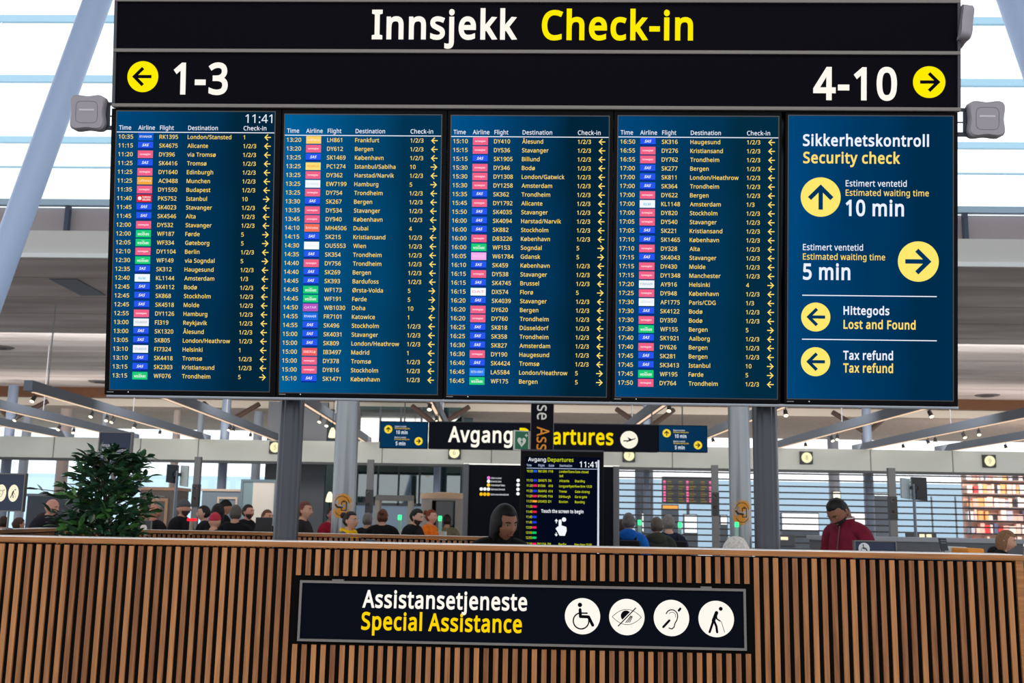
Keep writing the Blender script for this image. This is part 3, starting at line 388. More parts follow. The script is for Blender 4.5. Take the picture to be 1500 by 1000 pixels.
struct('trim_5', MB().box(-30, 30, 34.9, 35.0, zp, SZ), mat('cream_panel', (212, 204, 192), 0.7))
struct('ceiling_rear', MB().box(-30, 30, 35.0, 44, zp, zp+0.1), mat('perforated_panels', (214, 200, 188), 0.8, var=0.12, scale=9))
# roof over the check-in hall and the windows above the gallery
struct('roof', MB().box(-30, 30, -8, 14.5, 11.0, 11.2), mat('roof_panel', (150, 148, 145), 0.8))
MUL = mat('pale_blue_mullion', (150, 188, 208), 0.4)
def band(py0, py1, Y): return at(750, py0, Y).z, at(750, py1, Y).z
n = 1
GLASS = glass('window_glass')
for py0, py1 in ((-150, -141), (-60, -51), (25, 35), (114, 124), (205, 214), (249, 250.5)):
    z1, z0 = band(py0, py1, 38)
    struct('window_%d' % n, MB().box(-32, 32, 37.9, 38.06, z0, z1), MUL); n += 1
posts = MB()
for k in range(-5, 6): posts.box(k*6+2.6, k*6+2.66, 37.96, 38.03, SZ, 24)
struct('window_%d' % n, posts, mat('white_mullion', (232, 240, 244), 0.5)); n += 1
struct('window_%d' % n, MB().box(-32, 32, 38.0, 38.02, SZ+0.2, 24), GLASS); n += 1
# balustrade on the gallery: grey glass, pale blue rail, dark posts
zr1, zr0 = at(750, 297, 17.1).z, at(750, 306, 17.1).z
struct('trim_6', MB().box(-30, 30, 17.08, 17.2, zr0, zr1), mat('rail_pale_blue', (168, 196, 216), 0.4))
struct('trim_7', MB().box(-30, 30, 17.25, 17.29, zt-0.2, zr0), mat('smoked_balustrade_glass', (176, 167, 171), 0.15, var=0.06, scale=0.8))
bp = MB()
for px in (99, 1413):
    X = at(px, 320, 17.15).x; bp.box(X-0.035, X+0.035, 17.1, 17.2, zt-0.1, zr0)
struct('trim_8', bp, mat('rail_post_blue_grey', (58, 70, 92), 0.4))
# a second rail behind the balustrade keeps the gallery deep
struct('floor_gallery', MB().box(-30, 30, 17.3, 37.8, SZ+0.12, SZ+0.3), PALE)
# glazed portal band over the gates
FY = 31.0
fz1, fz0 = at(750, 650, FY).z, at(750, 681, FY).z
def portal_mat():
    m = mat('portal_glass_band', (196, 200, 194), 0.18, var=0.10, scale=0.35); return m
struct('trim_9', MB().box(-24, 24, FY, FY+0.25, fz0, fz1), portal_mat())
struct('trim_10', MB().box(-24, 24, FY-0.04, FY+0.3, fz0-0.07, fz0), mat('dark_portal_edge', (58, 62, 66), 0.4))
js = MB()
for px in (78, 205, 290, 560, 720, 985, 1120, 1275, 1395): X = at(px, 660, FY-0.01).x; js.box(X-0.012, X+0.012, FY-0.012, FY, fz0, fz1)
struct('trim_11', js, mat('panel_joint', (120, 124, 122), 0.6))

# left-hand window wall with its pillars, under the portal band
def wallpanel(px0, px1, py0, py1, Y, name, m, label=None, depth=0.15):
    a = at(px0, (py0+py1)/2, Y); b = at(px1, (py0+py1)/2, Y)
    mid = (px0+px1)/2
    return struct(name, MB().box(a.x, b.x, Y, Y+depth, at(mid, py1, Y).z, at(mid, py0, Y).z), m, label)
PIL = mat('blue_grey_pillar', (168, 180, 198), 0.5); PILB = mat('brown_grey_pillar', (184, 172, 168), 0.5)
w = 1
for px0, px1, m in ((5, 15, PIL), (27, 40, PIL), (82, 99, PILB), (144, 152, PIL), (249, 260, PILB), (285, 294, PIL), (322, 332, PIL), (368, 381, PIL)):
    a = at(px0, 690, 36).x; b = at(px1, 690, 36).x
    o = MB().tube([((a+b)/2, 36, 0), ((a+b)/2, 36, 5.1)], (b-a)/2, 20).build('window_pillar', m, smooth=True)
    tag(o, ['first slim blue-grey window pillar at the far left edge', 'second slim blue-grey window pillar from the left edge', 'thick brown-grey pillar left of the potted tree', 'slim blue-grey pillar behind the potted tree',
            'brown-grey pillar behind the left pair of gate screens', 'blue-grey pillar just right of the left pair of gate screens', 'blue-grey pillar in the middle of the left windows', 'blue-grey pillar beside the dark wall panel'][w-1], 'pillar', 'pillars of the left window wall'); w += 1
struct('window_20', MB().box(-26, at(385, 690, 38).x, 38.1, 38.12, 0, 5), GLASS)
struct('wall_rear', MB().box(at(388, 690, 33).x, at(442, 690, 33).x, 33, 33.2, 0, 5.1).box(at(442, 690, 33).x, at(476, 690, 33).x, 33, 33.2, 0, 5.1), mat('dark_grey_wall', (74, 80, 88), 0.6))
# airfield side: long pale pier and apron, seen through the glass
struct('ground_outside', MB().box(-150, 150, 62.2, 300, -0.6, -0.3), mat('apron', (190, 205, 214), 0.8))
o = MB().box(-90, -20, 95, 110, -0.3, at(300, 697, 95).z).build('pier_building', mat('pier_wall_blue', (206, 228, 240), 0.7)); tag(o, 'long pale blue pier building outside the left windows', 'building')
o = MB().box(-18, 70, 88, 100, -0.3, at(1100, 704, 88).z).build('pier_building', mat('pier_wall_slate', (168, 188, 202), 0.7)); tag(o, 'long slate blue terminal pier outside beyond the grille on the right', 'building')

# ================================================================== FRONT COUNTER
CY, CZ = 4.248, 1.345
xa = at(435, 808, CY).x; xb = at(1103.9, 816, CY).x; PITCHS = (xb-xa)/48
cxL, cxR = at(-90, 790, CY).x, at(1498, 817, CY).x
ctr = thing('slatted_counter', 'long assistance counter clad in upright oak slats in the foreground', 'counter', (0, CY, 0))
SLW = wood('oak_slats', (114, 71, 43), (184, 128, 81), pitch=PITCHS, x0=xa)
CAPW = wood('oak_cap', (132, 84, 46), (176, 122, 72), axis='X')
BACKING = mat('black_felt', (6, 6, 7), 0.9, spec=0.1)
MB().box(cxL, cxR, 0.009, 0.13, 0, 1.318).build('core', BACKING, ctr)
MB().bevbox(cxL, cxR+0.004, -0.006, 0.228, 1.324, CZ, 0.003).build('cap', CAPW, ctr)
MB().box(cxL, cxR, -0.002, 0.224, CZ, CZ+0.0025).build('worktop', mat('white_laminate', (240, 242, 250), 0.25), ctr)
zc = lambda px, py: at(px, py, CY).z
zs1, zs0 = (zc(434, 841.5)+zc(1097, 855.5))/2, (zc(434, 943.8)+zc(1097, 957))/2
sl = MB(); sw = PITCHS*0.53
k0 = int(math.floor((cxL-xa)/PITCHS)); k = k0
while True:
    x = xa + k*PITCHS
    if x + sw > cxR: break
    if x > cxL:
        if 0 <= k < 48:
            sl.box(x, x+sw, 0, 0.009, zs1, 1.3175); sl.box(x, x+sw, 0, 0.009, 0.03, zs0)
        else: sl.box(x, x+sw, 0, 0.009, 0.03, 1.3175)
    k += 1
sl.build('slats', SLW, ctr)
MB().box(cxR-0.028, cxR, -0.002, 0.13, 0, 1.324).build('end_post', CAPW, ctr)

# sign on the counter
SYY = CY+0.001
def cp(px, py): p = at(px, py, SYY); return p.x, p.z
(ax, az), (bx, bz), (cx_, cz_), (dx, dz) = cp(440.2, 849.3), cp(1091.9, 862.2), cp(436.3, 938.8), cp(1093, 951.7)
X0, X1, Z1, Z0 = (ax+cx_)/2, (bx+dx)/2, (az+bz)/2, (cz_+dz)/2
asg = thing('assistance_sign', 'long black special assistance sign with four white round pictograms on the slatted counter', 'sign', ((X0+X1)/2, SYY, Z0))
ox, oz = (X0+X1)/2, Z0
def cl(px, py):
    x, z = cp(px, py); return x-ox, z-oz
hw, hh = (X1-X0)/2, Z1-Z0
MB().box(-hw+0.004, hw-0.004, -0.004, 0.016, 0.004, hh-0.004).build('panel', NAVY, asg)
MB().frame(-hw, hw, 0, hh, 0.0092, -0.012, 0.017).build('frame', ALU, asg)
MB().box(*[v for v in (cl(487, 850)[0], cl(504, 850)[0])], -0.008, 0.012, hh, hh+0.006).build('clip', ALU, asg)
MB().box(*[v for v in (cl(1026, 861)[0], cl(1042, 861)[0])], -0.008, 0.012, hh, hh+0.006).build('clip', ALU, asg)
t = MB(); b0 = cl(531, 888.5); b1 = cl(772, 893.5); text(t, 'Assistansetjeneste', b0[0], b1[0], (b0[1]+b1[1])/2, 0.0625, -0.0055, 2)
t.build('norwegian_lettering', WHITE_L, asg)
t = MB(); b0 = cl(529.3, 921.3); b1 = cl(764.3, 925.3); text(t, 'Special Assistance', b0[0], b1[0], (b0[1]+b1[1])/2, 0.0625, -0.0055, 2)
t.build('english_lettering', glow('sign_yellow', (255, 212, 0)), asg)
PR = 0.0685
def wheelchair(m, x, z, r, y):
    P = lambda a, b: (x+a*r, z+b*r)
    m.disc(*P(-0.15, 0.62), 0.125*r, y, 20)
    m.stroke([P(-0.14, 0.36), P(-0.12, -0.02), P(0.34, -0.03), P(0.58, -0.48)], 0.17*r, y); m.stroke([P(-0.12, 0.17), P(0.26, 0.17)], 0.08*r, y)
    m.arc(*P(-0.08, -0.26), 0.44*r, 110, 372, 0.075*r, y)
def lens(x, z, r, h, n=20):
    up = [(x-r+2*r*k/n, z+h*(1-((k/n-0.5)*2)**2)) for k in range(n+1)]; return up + [(a, 2*z-b) for a, b in up[::-1]]
def eye(m, x, z, r, y):
    P = lambda a, b: (x+a*r, z+b*r)
    m.stroke(lens(x, z, 0.82*r, 0.42*r), 0.03*r, y)
    m.poly([P(0.3*math.cos(R(a))-0.04, 0.3*math.sin(R(a))+0.06) for a in range(45, 226, 12)], y)
    m.stroke([P(-0.48, -0.5), P(0.5, 0.5)], 0.06*r, y)
    for d in (0.16, 0.27, 0.38): m.stroke([P(-0.22+d, -0.32+d*0.1), P(0.16+d*0.4, 0.1-d*0.2)], 0.045*r, y)
def ear(m, x, z, r, y):
    P = lambda a, b: (x+a*r, z+b*r)
    m.arc(*P(0.02, 0.12), 0.33*r, 160, -10, 0.06*r, y)
    m.stroke([P(0.35, 0.06), P(0.3, -0.12), P(0.2, -0.28), P(0.14, -0.5), P(0.02, -0.6), P(-0.14, -0.56)], 0.06*r, y)
    m.arc(*P(0.04, 0.12), 0.2*r, 150, -20, 0.03*r, y)
    m.stroke([P(-0.46, -0.5), P(-0.12, -0.14)], 0.13*r, y); m.stroke([P(0.42, 0.42), P(0.5, 0.52)], 0.13*r, y)
def cane(m, x, z, r, y):
    P = lambda a, b: (x+a*r, z+b*r)
    m.disc(*P(0.26, 0.56), 0.11*r, y, 20)
    m.stroke([P(0.02, 0.34), P(-0.16, -0.1)], 0.2*r, y); m.stroke([P(-0.16, -0.1), P(-0.38, -0.72)], 0.13*r, y)
    m.stroke([P(-0.12, -0.12), P(0.0, -0.4), P(0.04, -0.72)], 0.13*r, y); m.stroke([P(0.0, 0.2), P(0.04, 0.0), P(0.2, -0.1)], 0.08*r, y)
    m.stroke([P(0.2, -0.12), P(0.28, -0.14), P(0.46, -0.72)], 0.03*r, y)
for px, py, fn, nm in ((853.2, 902, wheelchair, 'wheelchair_pictogram'), (918, 903.2, eye, 'low_vision_pictogram'), (983.3, 904.6, ear, 'hearing_pictogram'), (1048.8, 906, cane, 'walking_stick_pictogram')):
    x, z = cl(px, py); m = MB(); m.disc(x, z, PR, -0.0055, 48); d = m.build(nm, WHITE_L, asg)
    s = MB(); fn(s, x, z, PR, -0.0065); s.build('symbol', DARKINK, d)

# ================================================================== DISPLAY WALL
def board(name, label, cat, px_mid, group=None):
    """an Empty on the lower edge of the leaning display wall; x stays the hall's x offset by .loc"""
    x = bd(px_mid, 585)[0]
    r = thing(name, label, cat, (x, BD, BZ), (TILT, 0, 0), group); return r, x
# --- check-in sign on top
xl = (bd(168.8, 0)[0]+bd(166, 152)[0])/2; xr = (bd(1406.5, 1)[0]+bd(1405, 161)[0])/2
mid = (xl+xr)/2
lv = lambda a, b: (bd(*a)[1]+bd(*b)[1])/2
t_bot = lv((170, 154.5), (1400, 161.5)); t_mid = lv((170, 74.2), (1400, 79.5)); t_top = lv((180, 0), (1395, 4.5))
csn = thing('check_in_sign', 'wide black check-in sign with two lines of lettering above the departure screens', 'sign', (mid, BD, BZ), (TILT, 0, 0))
hw = (xr-xl)/2
MB().box(-hw, hw, 0.004, 0.2, t_bot-0.004, t_top+0.05).build('cabinet', mat('cabinet_black', (12, 12, 17), 0.5, spec=0.08), csn)
ins = 0.012
MB().box(-hw+ins, hw-ins, -0.004, 0.01, t_mid+0.006, t_top-0.004).build('upper_panel', SIGN, csn)
MB().box(-hw+ins, hw-ins, -0.004, 0.01, t_bot+0.008, t_mid-0.006).build('lower_panel', SIGN, csn)
for nm, z in (('top_rail', t_top), ('middle_rail', t_mid), ('bottom_rail', t_bot)):
    MB().bevbox(-hw, hw, -0.014, 0.012, z-0.0075, z+0.0075, 0.002).build(nm, ALU, csn)
for s in (-1, 1): MB().box(s*(hw-ins/2)-ins/2, s*(hw-ins/2)+ins/2, -0.012, 0.012, t_bot, t_top).build('side_rail', mat('dark_aluminium', (58, 60, 72), 0.5, metal=0.2), csn)
def on(px, py, x0): x, z = bd(px, py); return x-x0, z
def btext(parent, x0, name, s, pa, pb, cap, m, y=-0.006, bold=1):
    """lettering whose base line runs between two places of the wall"""
    a, b = on(*pa, x0), on(*pb, x0); q = MB(); text(q, s, a[0], b[0], (a[1]+b[1])/2, cap, y, bold); return q.build(name, m, parent)
px2m = 3.52/1245
btext(csn, mid, 'norwegian_lettering', 'Innsjekk', (544.8, 56.2), (757.6, 57.6), 41.0*px2m, WHITE_L, bold=2)
btext(csn, mid, 'english_lettering', 'Check-in', (793.5, 57.8), (1014.8, 58.2), 41.0*px2m, YELLOW_L, bold=2)
btext(csn, mid, 'desk_numbers', '1-3', (254.3, 137), (334, 137.6), 44.2*px2m, WHITE_L, bold=2)
btext(csn, mid, 'desk_numbers', '4-10', (1190.6, 145.6), (1313.3, 145.6), 45*px2m, WHITE_L, bold=2)
for px, py, deg in ((210, 112.8, 180), (1360.3, 120.8, 0)):
    x, z = on(px, py, mid); d = MB().disc(x, z, 23.3*px2m, -0.006, 48).build('arrow_disc', YELLOW_L, csn)
    q = MB(); arrow(q, x-(0.004 if deg == 180 else -0.004), z, 14.6*px2m, -0.007, deg, 0.165); q.build('arrow', DARKINK, d)

# --- departure screens
ROWS = [
"""10:35 RK1395 London/Stansted 1 <|11:15 SK4675 Alicante 1/2/3 <|11:20 DY396 via_Tromsø 1/2/3 <|11:25 SK4416 Tromsø 1/2/3 <|11:25 DY1640 Edinburgh 1/2/3 <|11:25 AC9488 Munchen 1/2/3 <|11:35 DY1550 Budapest 1/2/3 <|11:40 PK5752 Istanbul 10 >|11:45 SK4023 Stavanger 1/2/3 <|11:45 SK4546 Alta 1/2/3 <|12:00 DY532 Stavanger 1/2/3 <|12:00 WF187 Førde 5 >|12:05 WF334 Gøteborg 5 >|12:10 DY1104 Berlin 1/2/3 <|12:30 WF149 via_Sogndal 5 >|12:35 SK312 Haugesund 1/2/3 <|12:40 KL1144 Amsterdam 1/3 <|12:45 SK4112 Bodø 1/2/3 <|12:45 SK868 Stockholm 1/2/3 <|12:45 SK4518 Molde 1/2/3 <|12:55 DY1126 Hamburg 1/2/3 <|13:00 FI319 Reykjavik 1/2/3 <|13:00 SK1320 Ålesund 1/2/3 <|13:05 SK805 London/Heathrow 1/2/3 <|13:10 FI7324 Helsinki 1 <|13:10 SK4418 Tromsø 1/2/3 <|13:15 SK2303 Kristiansund 1/2/3 <|13:15 WF076 Trondheim 5 >""",
"""13:20 LH861 Frankfurt 1/2/3 <|13:20 DY612 Bergen 1/2/3 <|13:25 SK1469 København 1/2/3 <|13:25 PC1274 Istanbul/Sabiha 10 >|13:25 DY362 Harstad/Narvik 1/2/3 <|13:25 EW7199 Hamburg 5 >|13:25 DY754 Trondheim 1/2/3 <|13:30 SK267 Bergen 1/2/3 <|13:35 DY534 Stavanger 1/2/3 <|13:45 DY940 København 1/2/3 <|14:10 MH4506 Dubai 4 >|14:15 SK215 Kristiansand 1/2/3 <|14:30 OU5553 Wien 1/2/3 <|14:35 SK354 Trondheim 1/2/3 <|14:40 DY756 Trondheim 1/2/3 <|14:40 SK269 Bergen 1/2/3 <|14:45 SK393 Bardufoss 1/2/3 <|14:45 WF173 Ørsta-Volda 5 >|14:45 WF191 Førde 5 >|14:50 WB1030 Doha 10 >|14:55 FR7101 Katowice 1 <|14:55 SK496 Stockholm 1/2/3 <|15:00 SK4031 Stavanger 1/2/3 <|15:00 SK809 London/Heathrow 1/2/3 <|15:00 IB3497 Madrid 1 <|15:00 DY378 Tromsø 1/2/3 <|15:00 DY816 Stockholm 1/2/3 <|15:10 SK1471 København 1/2/3 <""",
"""15:10 DY410 Ålesund 1/2/3 <|15:15 DY536 Stavanger 1/2/3 <|15:15 SK1905 Billund 1/2/3 <|15:30 DY346 Bodø 1/2/3 <|15:30 DY1308 London/Gatwick 1/2/3 <|15:30 DY1258 Amsterdam 1/2/3 <|15:35 SK362 Trondheim 1/2/3 <|15:45 DY1792 Alicante 1/2/3 <|15:50 SK4035 Stavanger 1/2/3 <|16:00 SK4094 Harstad/Narvik 1/2/3 <|16:00 SK882 Stockholm 1/2/3 <|16:00 D83226 København 1/2/3 <|16:00 WF153 Sogndal 5 >|16:05 W61784 Gdansk 5 >|16:10 SK459 København 1/2/3 <|16:15 DY538 Stavanger 1/2/3 <|16:15 SK4745 Brussel 1/2/3 <|16:15 DX574 Florø 5 >|16:20 SK4039 Stavanger 1/2/3 <|16:20 DY620 Bergen 1/2/3 <|16:20 DY760 Trondheim 1/2/3 <|16:25 SK818 Düsseldorf 1/2/3 <|16:25 SK358 Trondheim 1/2/3 <|16:30 SK827 Amsterdam 1/2/3 <|16:30 DY190 Haugesund 1/2/3 <|16:40 SK4424 Tromsø 1/2/3 <|16:45 LA5584 London/Heathrow 5 >|16:45 WF175 Bergen 5 >""",
"""16:50 SK316 Haugesund 1/2/3 <|16:55 DY276 Kristiansand 1/2/3 <|16:55 DY762 Trondheim 1/2/3 <|17:00 SK277 Bergen 1/2/3 <|17:00 SK811 London/Heathrow 1/2/3 <|17:00 SK364 Trondheim 1/2/3 <|17:00 DY622 Bergen 1/2/3 <|17:00 KL1148 Amsterdam 1/3 <|17:00 DY820 Stockholm 1/2/3 <|17:05 DY540 Stavanger 1/2/3 <|17:05 SK221 Kristiansand 1/2/3 <|17:10 SK1465 København 1/2/3 <|17:10 DY328 Alta 1/2/3 <|17:15 SK4043 Stavanger 1/2/3 <|17:15 DY430 Molde 1/2/3 <|17:15 DY1348 Manchester 1/2/3 <|17:20 AY916 Helsinki 4 >|17:25 DY948 København 1/2/3 <|17:30 AF1775 Paris/CDG 1/3 <|17:30 SK4122 Bodø 1/2/3 <|17:30 DY350 Bodø 1/2/3 <|17:30 WF155 Bergen 5 >|17:40 SK1921 Aalborg 1/2/3 <|17:40 DY626 Bergen 1/2/3 <|17:45 SK281 Bergen 1/2/3 <|17:45 SK3413 Istanbul 10 >|17:45 WF195 Førde 5 >|17:50 DY764 Trondheim 1/2/3 <"""]
# ticket: ground colour, mark colour, word, slant
LOGO = {'SK': ((40, 88, 240), (255, 255, 255), 'SAS', 0.3), 'DY': ((242, 98, 136), (255, 236, 242), 'norwegian', 0.1), 'D8': ((242, 98, 136), (255, 236, 242), 'norwegian', 0.1),
        'WF': ((30, 205, 120), (240, 255, 246), 'WIDERØE', 0), 'RK': ((20, 92, 210), (240, 246, 255), 'RYANAIR', 0), 'FR': ((30, 110, 225), (240, 246, 255), 'RYANAIR', 0),
        'AC': ((246, 168, 60), (255, 244, 220), 'Lufthansa', 0), 'LH': ((255, 208, 100), (255, 250, 232), 'Lufthansa', 0), 'PK': ((226, 34, 58), (255, 240, 240), 'TURKISH', 0),
        'KL': ((244, 250, 255), (90, 200, 235), 'KLM', 0), 'FI': ((244, 248, 255), (150, 165, 190), 'ICELANDAIR', 0), 'PC': ((255, 225, 120), (240, 150, 60), 'PEGASUS', 0),
        'EW': ((246, 250, 255), (214, 222, 236), 'Eurowings', 0), 'MH': ((248, 110, 88), (255, 240, 236), 'Emirates', 0), 'OU': ((250, 253, 255), (236, 240, 248), 'Austrian', 0),
        'WB': ((186, 84, 196), (240, 220, 250), 'QATAR', 0), 'IB': ((246, 92, 96), (255, 244, 240), 'IBERIA', 0), 'W6': ((248, 176, 238), (255, 206, 246), 'WIZZ', 0),
        'DX': ((248, 252, 255), (240, 150, 170), 'DAT', 0), 'LA': ((48, 128, 240), (220, 236, 255), 'BRITISH AIRWAYS', 0), 'AY': ((244, 248, 255), (150, 165, 190), 'FINNAIR', 0), 'AF': ((248, 252, 255), (196, 210, 226), 'AIRFRANCE', 0)}
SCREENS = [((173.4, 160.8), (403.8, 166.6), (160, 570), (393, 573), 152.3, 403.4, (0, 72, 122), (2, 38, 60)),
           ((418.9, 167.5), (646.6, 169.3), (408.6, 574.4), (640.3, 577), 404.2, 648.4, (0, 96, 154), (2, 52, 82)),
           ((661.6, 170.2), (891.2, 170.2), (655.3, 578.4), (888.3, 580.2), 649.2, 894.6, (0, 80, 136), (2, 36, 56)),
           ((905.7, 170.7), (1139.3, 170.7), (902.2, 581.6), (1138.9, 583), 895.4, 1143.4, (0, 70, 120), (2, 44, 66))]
def screen_rect(tl, tr, bl, br):
    a, b, c, d = bd(*tl), bd(*tr), bd(*bl), bd(*br)
    return (a[0]+c[0])/2, (b[0]+d[0])/2, (c[1]+d[1])/2, (a[1]+b[1])/2
TOPT = t_bot-0.010
CASE = mat('display_case_black', (5, 5, 9), 0.5, spec=0.07)
def display(name, label, cat, S, group):
    tl, tr, bl, br, ex0, ex1, c0, c1 = S
    x0, x1, t0, t1 = screen_rect(tl, tr, bl, br); mx = (x0+x1)/2
    e0 = bd(ex0, 585)[0]; e1 = bd(ex1, 588)[0]
    r = thing(name, label, cat, (mx, BD, BZ), (TILT, 0, 0), group)
    MB().bevbox(e0-mx+0.0004, e1-mx-0.0004, 0.0, 0.075, 0.0, TOPT, 0.003).build('casing', CASE, r)
    MB().frame(x0-mx-0.004, x1-mx+0.004, t0-0.004, t1+0.004, 0.004, -0.002, 0.003).build('bezel_lip', mat('bezel_lip', (44, 44, 50), 0.3), r)
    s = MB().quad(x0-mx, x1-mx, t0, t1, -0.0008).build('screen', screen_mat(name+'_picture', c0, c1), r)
    MB().quad(e0-mx+0.012, e0-mx+0.04, 0.0095, 0.0130, -0.0008).build('maker_badge', mat('badge_grey', (120, 120, 126), 0.4), r)
    led = MB(); led.box(e0-mx+0.10, e0-mx+0.104, -0.002, 0.001, 0.010, 0.014); led.build('standby_light', glow('standby_white', (200, 215, 220)), r)
    return r, x0-mx, x1-mx, t0, t1
ORD = ['leftmost departure screen, times 10:35 to 13:15 and the clock 11:41', 'departure screen with times 13:20 to 15:10, second from the left', 'departure screen with times 15:10 to 16:45, in the middle of the row', 'departure screen with times 16:50 to 17:50, beside the security check screen']
CAPH = 0.0168
for i, S in enumerate(SCREENS):
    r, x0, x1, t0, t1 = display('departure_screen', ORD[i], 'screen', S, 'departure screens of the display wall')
    W, H = x1-x0, t1-t0
    X = lambda f: x0 + f*W
    Z = lambda f: t1 - f*H
    hd = MB(); zb = Z(0.059) - CAPH/2
    for s, f, f1 in (('Time', .014, .092), ('Airline', .137, .243), ('Flight', .275, .363), ('Destination', .454, .642), ('Check-in', .805, .949)): text(hd, s, X(f), X(f1), zb, CAPH*1.05, -0.0016, 1)
    hd.quad(X(0), X(1), Z(0.0765), Z(0.0735), -0.0016)
    if i == 0: text(hd, '11:41', X(.815), X(.985), Z(0.053)+0.016, 0.036, -0.0016, 0)
    hd.build('heading', SCR_W, r)
    for k, row in enumerate(ROWS[i].split('|')):
        tm, fl, ds, ck, ar = row.split(' '); zc_ = Z(0.0915 + 0.0318*k); zb = zc_ - CAPH/2; q = MB()
        text(q, tm, X(.013), X(.106), zb, CAPH, -0.0016, 1)
        text(q, fl, X(.273), None, zb, CAPH, -0.0016, 1); text(q, ds.replace('_', ' '), X(.452), None, zb, CAPH, -0.0016, 1)
        text(q, ck, X(.805), None, zb, CAPH, -0.0016, 1)
        fr = q.build('flight_row_lettering', SCR_Y, r)
        q = MB(); arrow(q, X(.958), zc_, 0.0138, -0.0016, 180 if ar == '<' else 0, 0.15); q.build('arrow', SCR_Y, fr)
        c, mk, word, sl_ = LOGO[fl[:2]]
        g = MB(); lx0, lx1 = X(.138), X(.234); lh = 0.0158
        if fl[:2] == 'SK': g.mi = 0; g.quad(lx0, lx1, zc_-lh+0.006, zc_+lh, -0.0016); g.mi = 2; g.quad(lx0, lx1, zc_-lh, zc_-lh+0.006, -0.0016)
        else: g.quad(lx0, lx1, zc_-lh, zc_+lh, -0.0016)
        g.mi = 1; lw = lx1-lx0
        if word == 'SAS': text(g, word, lx0+0.27*lw, lx0+0.73*lw, zc_-0.003, 0.0105, -0.0022, 2, slant=0.35)
        elif word == 'norwegian': text(g, word, lx0+0.14*lw, lx0+0.84*lw, zc_-0.003, 0.0068, -0.0022, 2)
        elif word == 'TURKISH':
            g.disc(lx0+0.2*lw, zc_, 0.008, -0.0022, 16); text(g, 'TURKISH', lx0+0.36*lw, lx0+0.92*lw, zc_+0.001, 0.0075, -0.0022, 2); text(g, 'AIRLINES', lx0+0.36*lw, lx0+0.92*lw, zc_-0.0095, 0.0075, -0.0022, 2)
        elif word == 'WIDERØE':
            text(g, word, lx0+0.12*lw, lx0+0.88*lw, zc_-0.007, 0.0085, -0.0022, 2); g.poly([(lx0+0.36*lw, zc_+0.008), (lx0+0.5*lw, zc_+0.004), (lx0+0.64*lw, zc_+0.008), (lx0+0.5*lw, zc_+0.0065)], -0.0022)
        elif word == 'KLM': text(g, word, lx0+0.25*lw, lx0+0.7*lw, zc_-0.006, 0.0095, -0.0022, 2)
        else: text(g, word, lx0+0.1*lw, lx0+0.9*lw, zc_-0.004, 0.009, -0.0022, 1)
        if fl[:2] == 'IB': g.mi = 2; g.poly([(lx0+.78*lw, zc_-.006), (lx0+.95*lw, zc_+.006), (lx0+.86*lw, zc_-.006)], -0.0024)
        g.build('airline_logo', [glow('logo_%d_%d_%d' % c, c), glow('mark_%d_%d_%d' % mk, mk), glow('logo_dark', (16, 40, 150)) if fl[:2] != 'IB' else glow('logo_gold', (255, 220, 120))], fr)

# --- security check screen
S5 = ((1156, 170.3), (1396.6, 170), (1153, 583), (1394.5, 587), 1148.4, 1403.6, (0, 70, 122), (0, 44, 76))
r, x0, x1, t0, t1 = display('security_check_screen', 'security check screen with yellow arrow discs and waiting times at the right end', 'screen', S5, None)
rx = r.location.x
def st(name, s, x0p, x1p, yb, cap, m, bold=1): return btext(r, rx, name, s, (x0p, yb), (x1p, yb), cap*px2m, m, -0.0016, bold)
st('heading', 'Sikkerhetskontroll', 1176, 1360.6, 213.8, 16, SCR_W, 2); st('heading', 'Security check', 1176.4, 1318.4, 239, 15.6, SCR_Y, 2)
st('waiting_time_text', 'Estimert ventetid', 1238.6, 1328, 273.2, 8.8, SCR_W); st('waiting_time_text', 'Estimated waiting time', 1238.6, 1360.4, 287, 8.8, SCR_Y)
st('waiting_time_text', '10 min', 1238.6, 1324, 315.8, 22, SCR_W, 2)
st('waiting_time_text', 'Estimert ventetid', 1176, 1264, 366.6, 8.8, SCR_W); st('waiting_time_text', 'Estimated waiting time', 1176, 1296.4, 380.6, 8.8, SCR_Y)
st('waiting_time_text', '5 min', 1176, 1245.4, 409, 22, SCR_W, 2)
st('direction_text', 'Hittegods', 1235.4, 1302.6, 460.8, 11.6, SCR_W, 2); st('direction_text', 'Lost and Found', 1235.4, 1341, 481.6, 12, SCR_Y, 2)
st('direction_text', 'Tax refund', 1235, 1308, 526.6, 12, SCR_W, 2); st('direction_text', 'Tax refund', 1235, 1308, 545.4, 12.4, SCR_Y, 2)
DISCY = glow('screen_disc_yellow', (255, 233, 110)); DISCI = glow('screen_disc_ink', (0, 52, 92))
for px, py, rad, deg in ((1202, 288.6, 28.8, 90), (1345, 383, 29.3, 0), (1194.8, 464.2, 21, 180), (1194.5, 529.6, 21, 180)):
    x, z = on(px, py, rx); d = MB().disc(x, z, rad*px2m, -0.0016, 48).build('arrow_disc', DISCY, r)
    q = MB(); arrow(q, x, z, rad*0.64*px2m, -0.0022, deg, 0.17); q.build('arrow', DISCI, d)
for pa, pb in (((1175, 432.3), (1372, 434.3)), ((1174.6, 496.6), (1372, 499))):
    a, b = on(*pa, rx), on(*pb, rx); z = (a[1]+b[1])/2; MB().quad(a[0], b[0], z-0.002, z+0.002, -0.0016).build('divider_line', SCR_W, r)

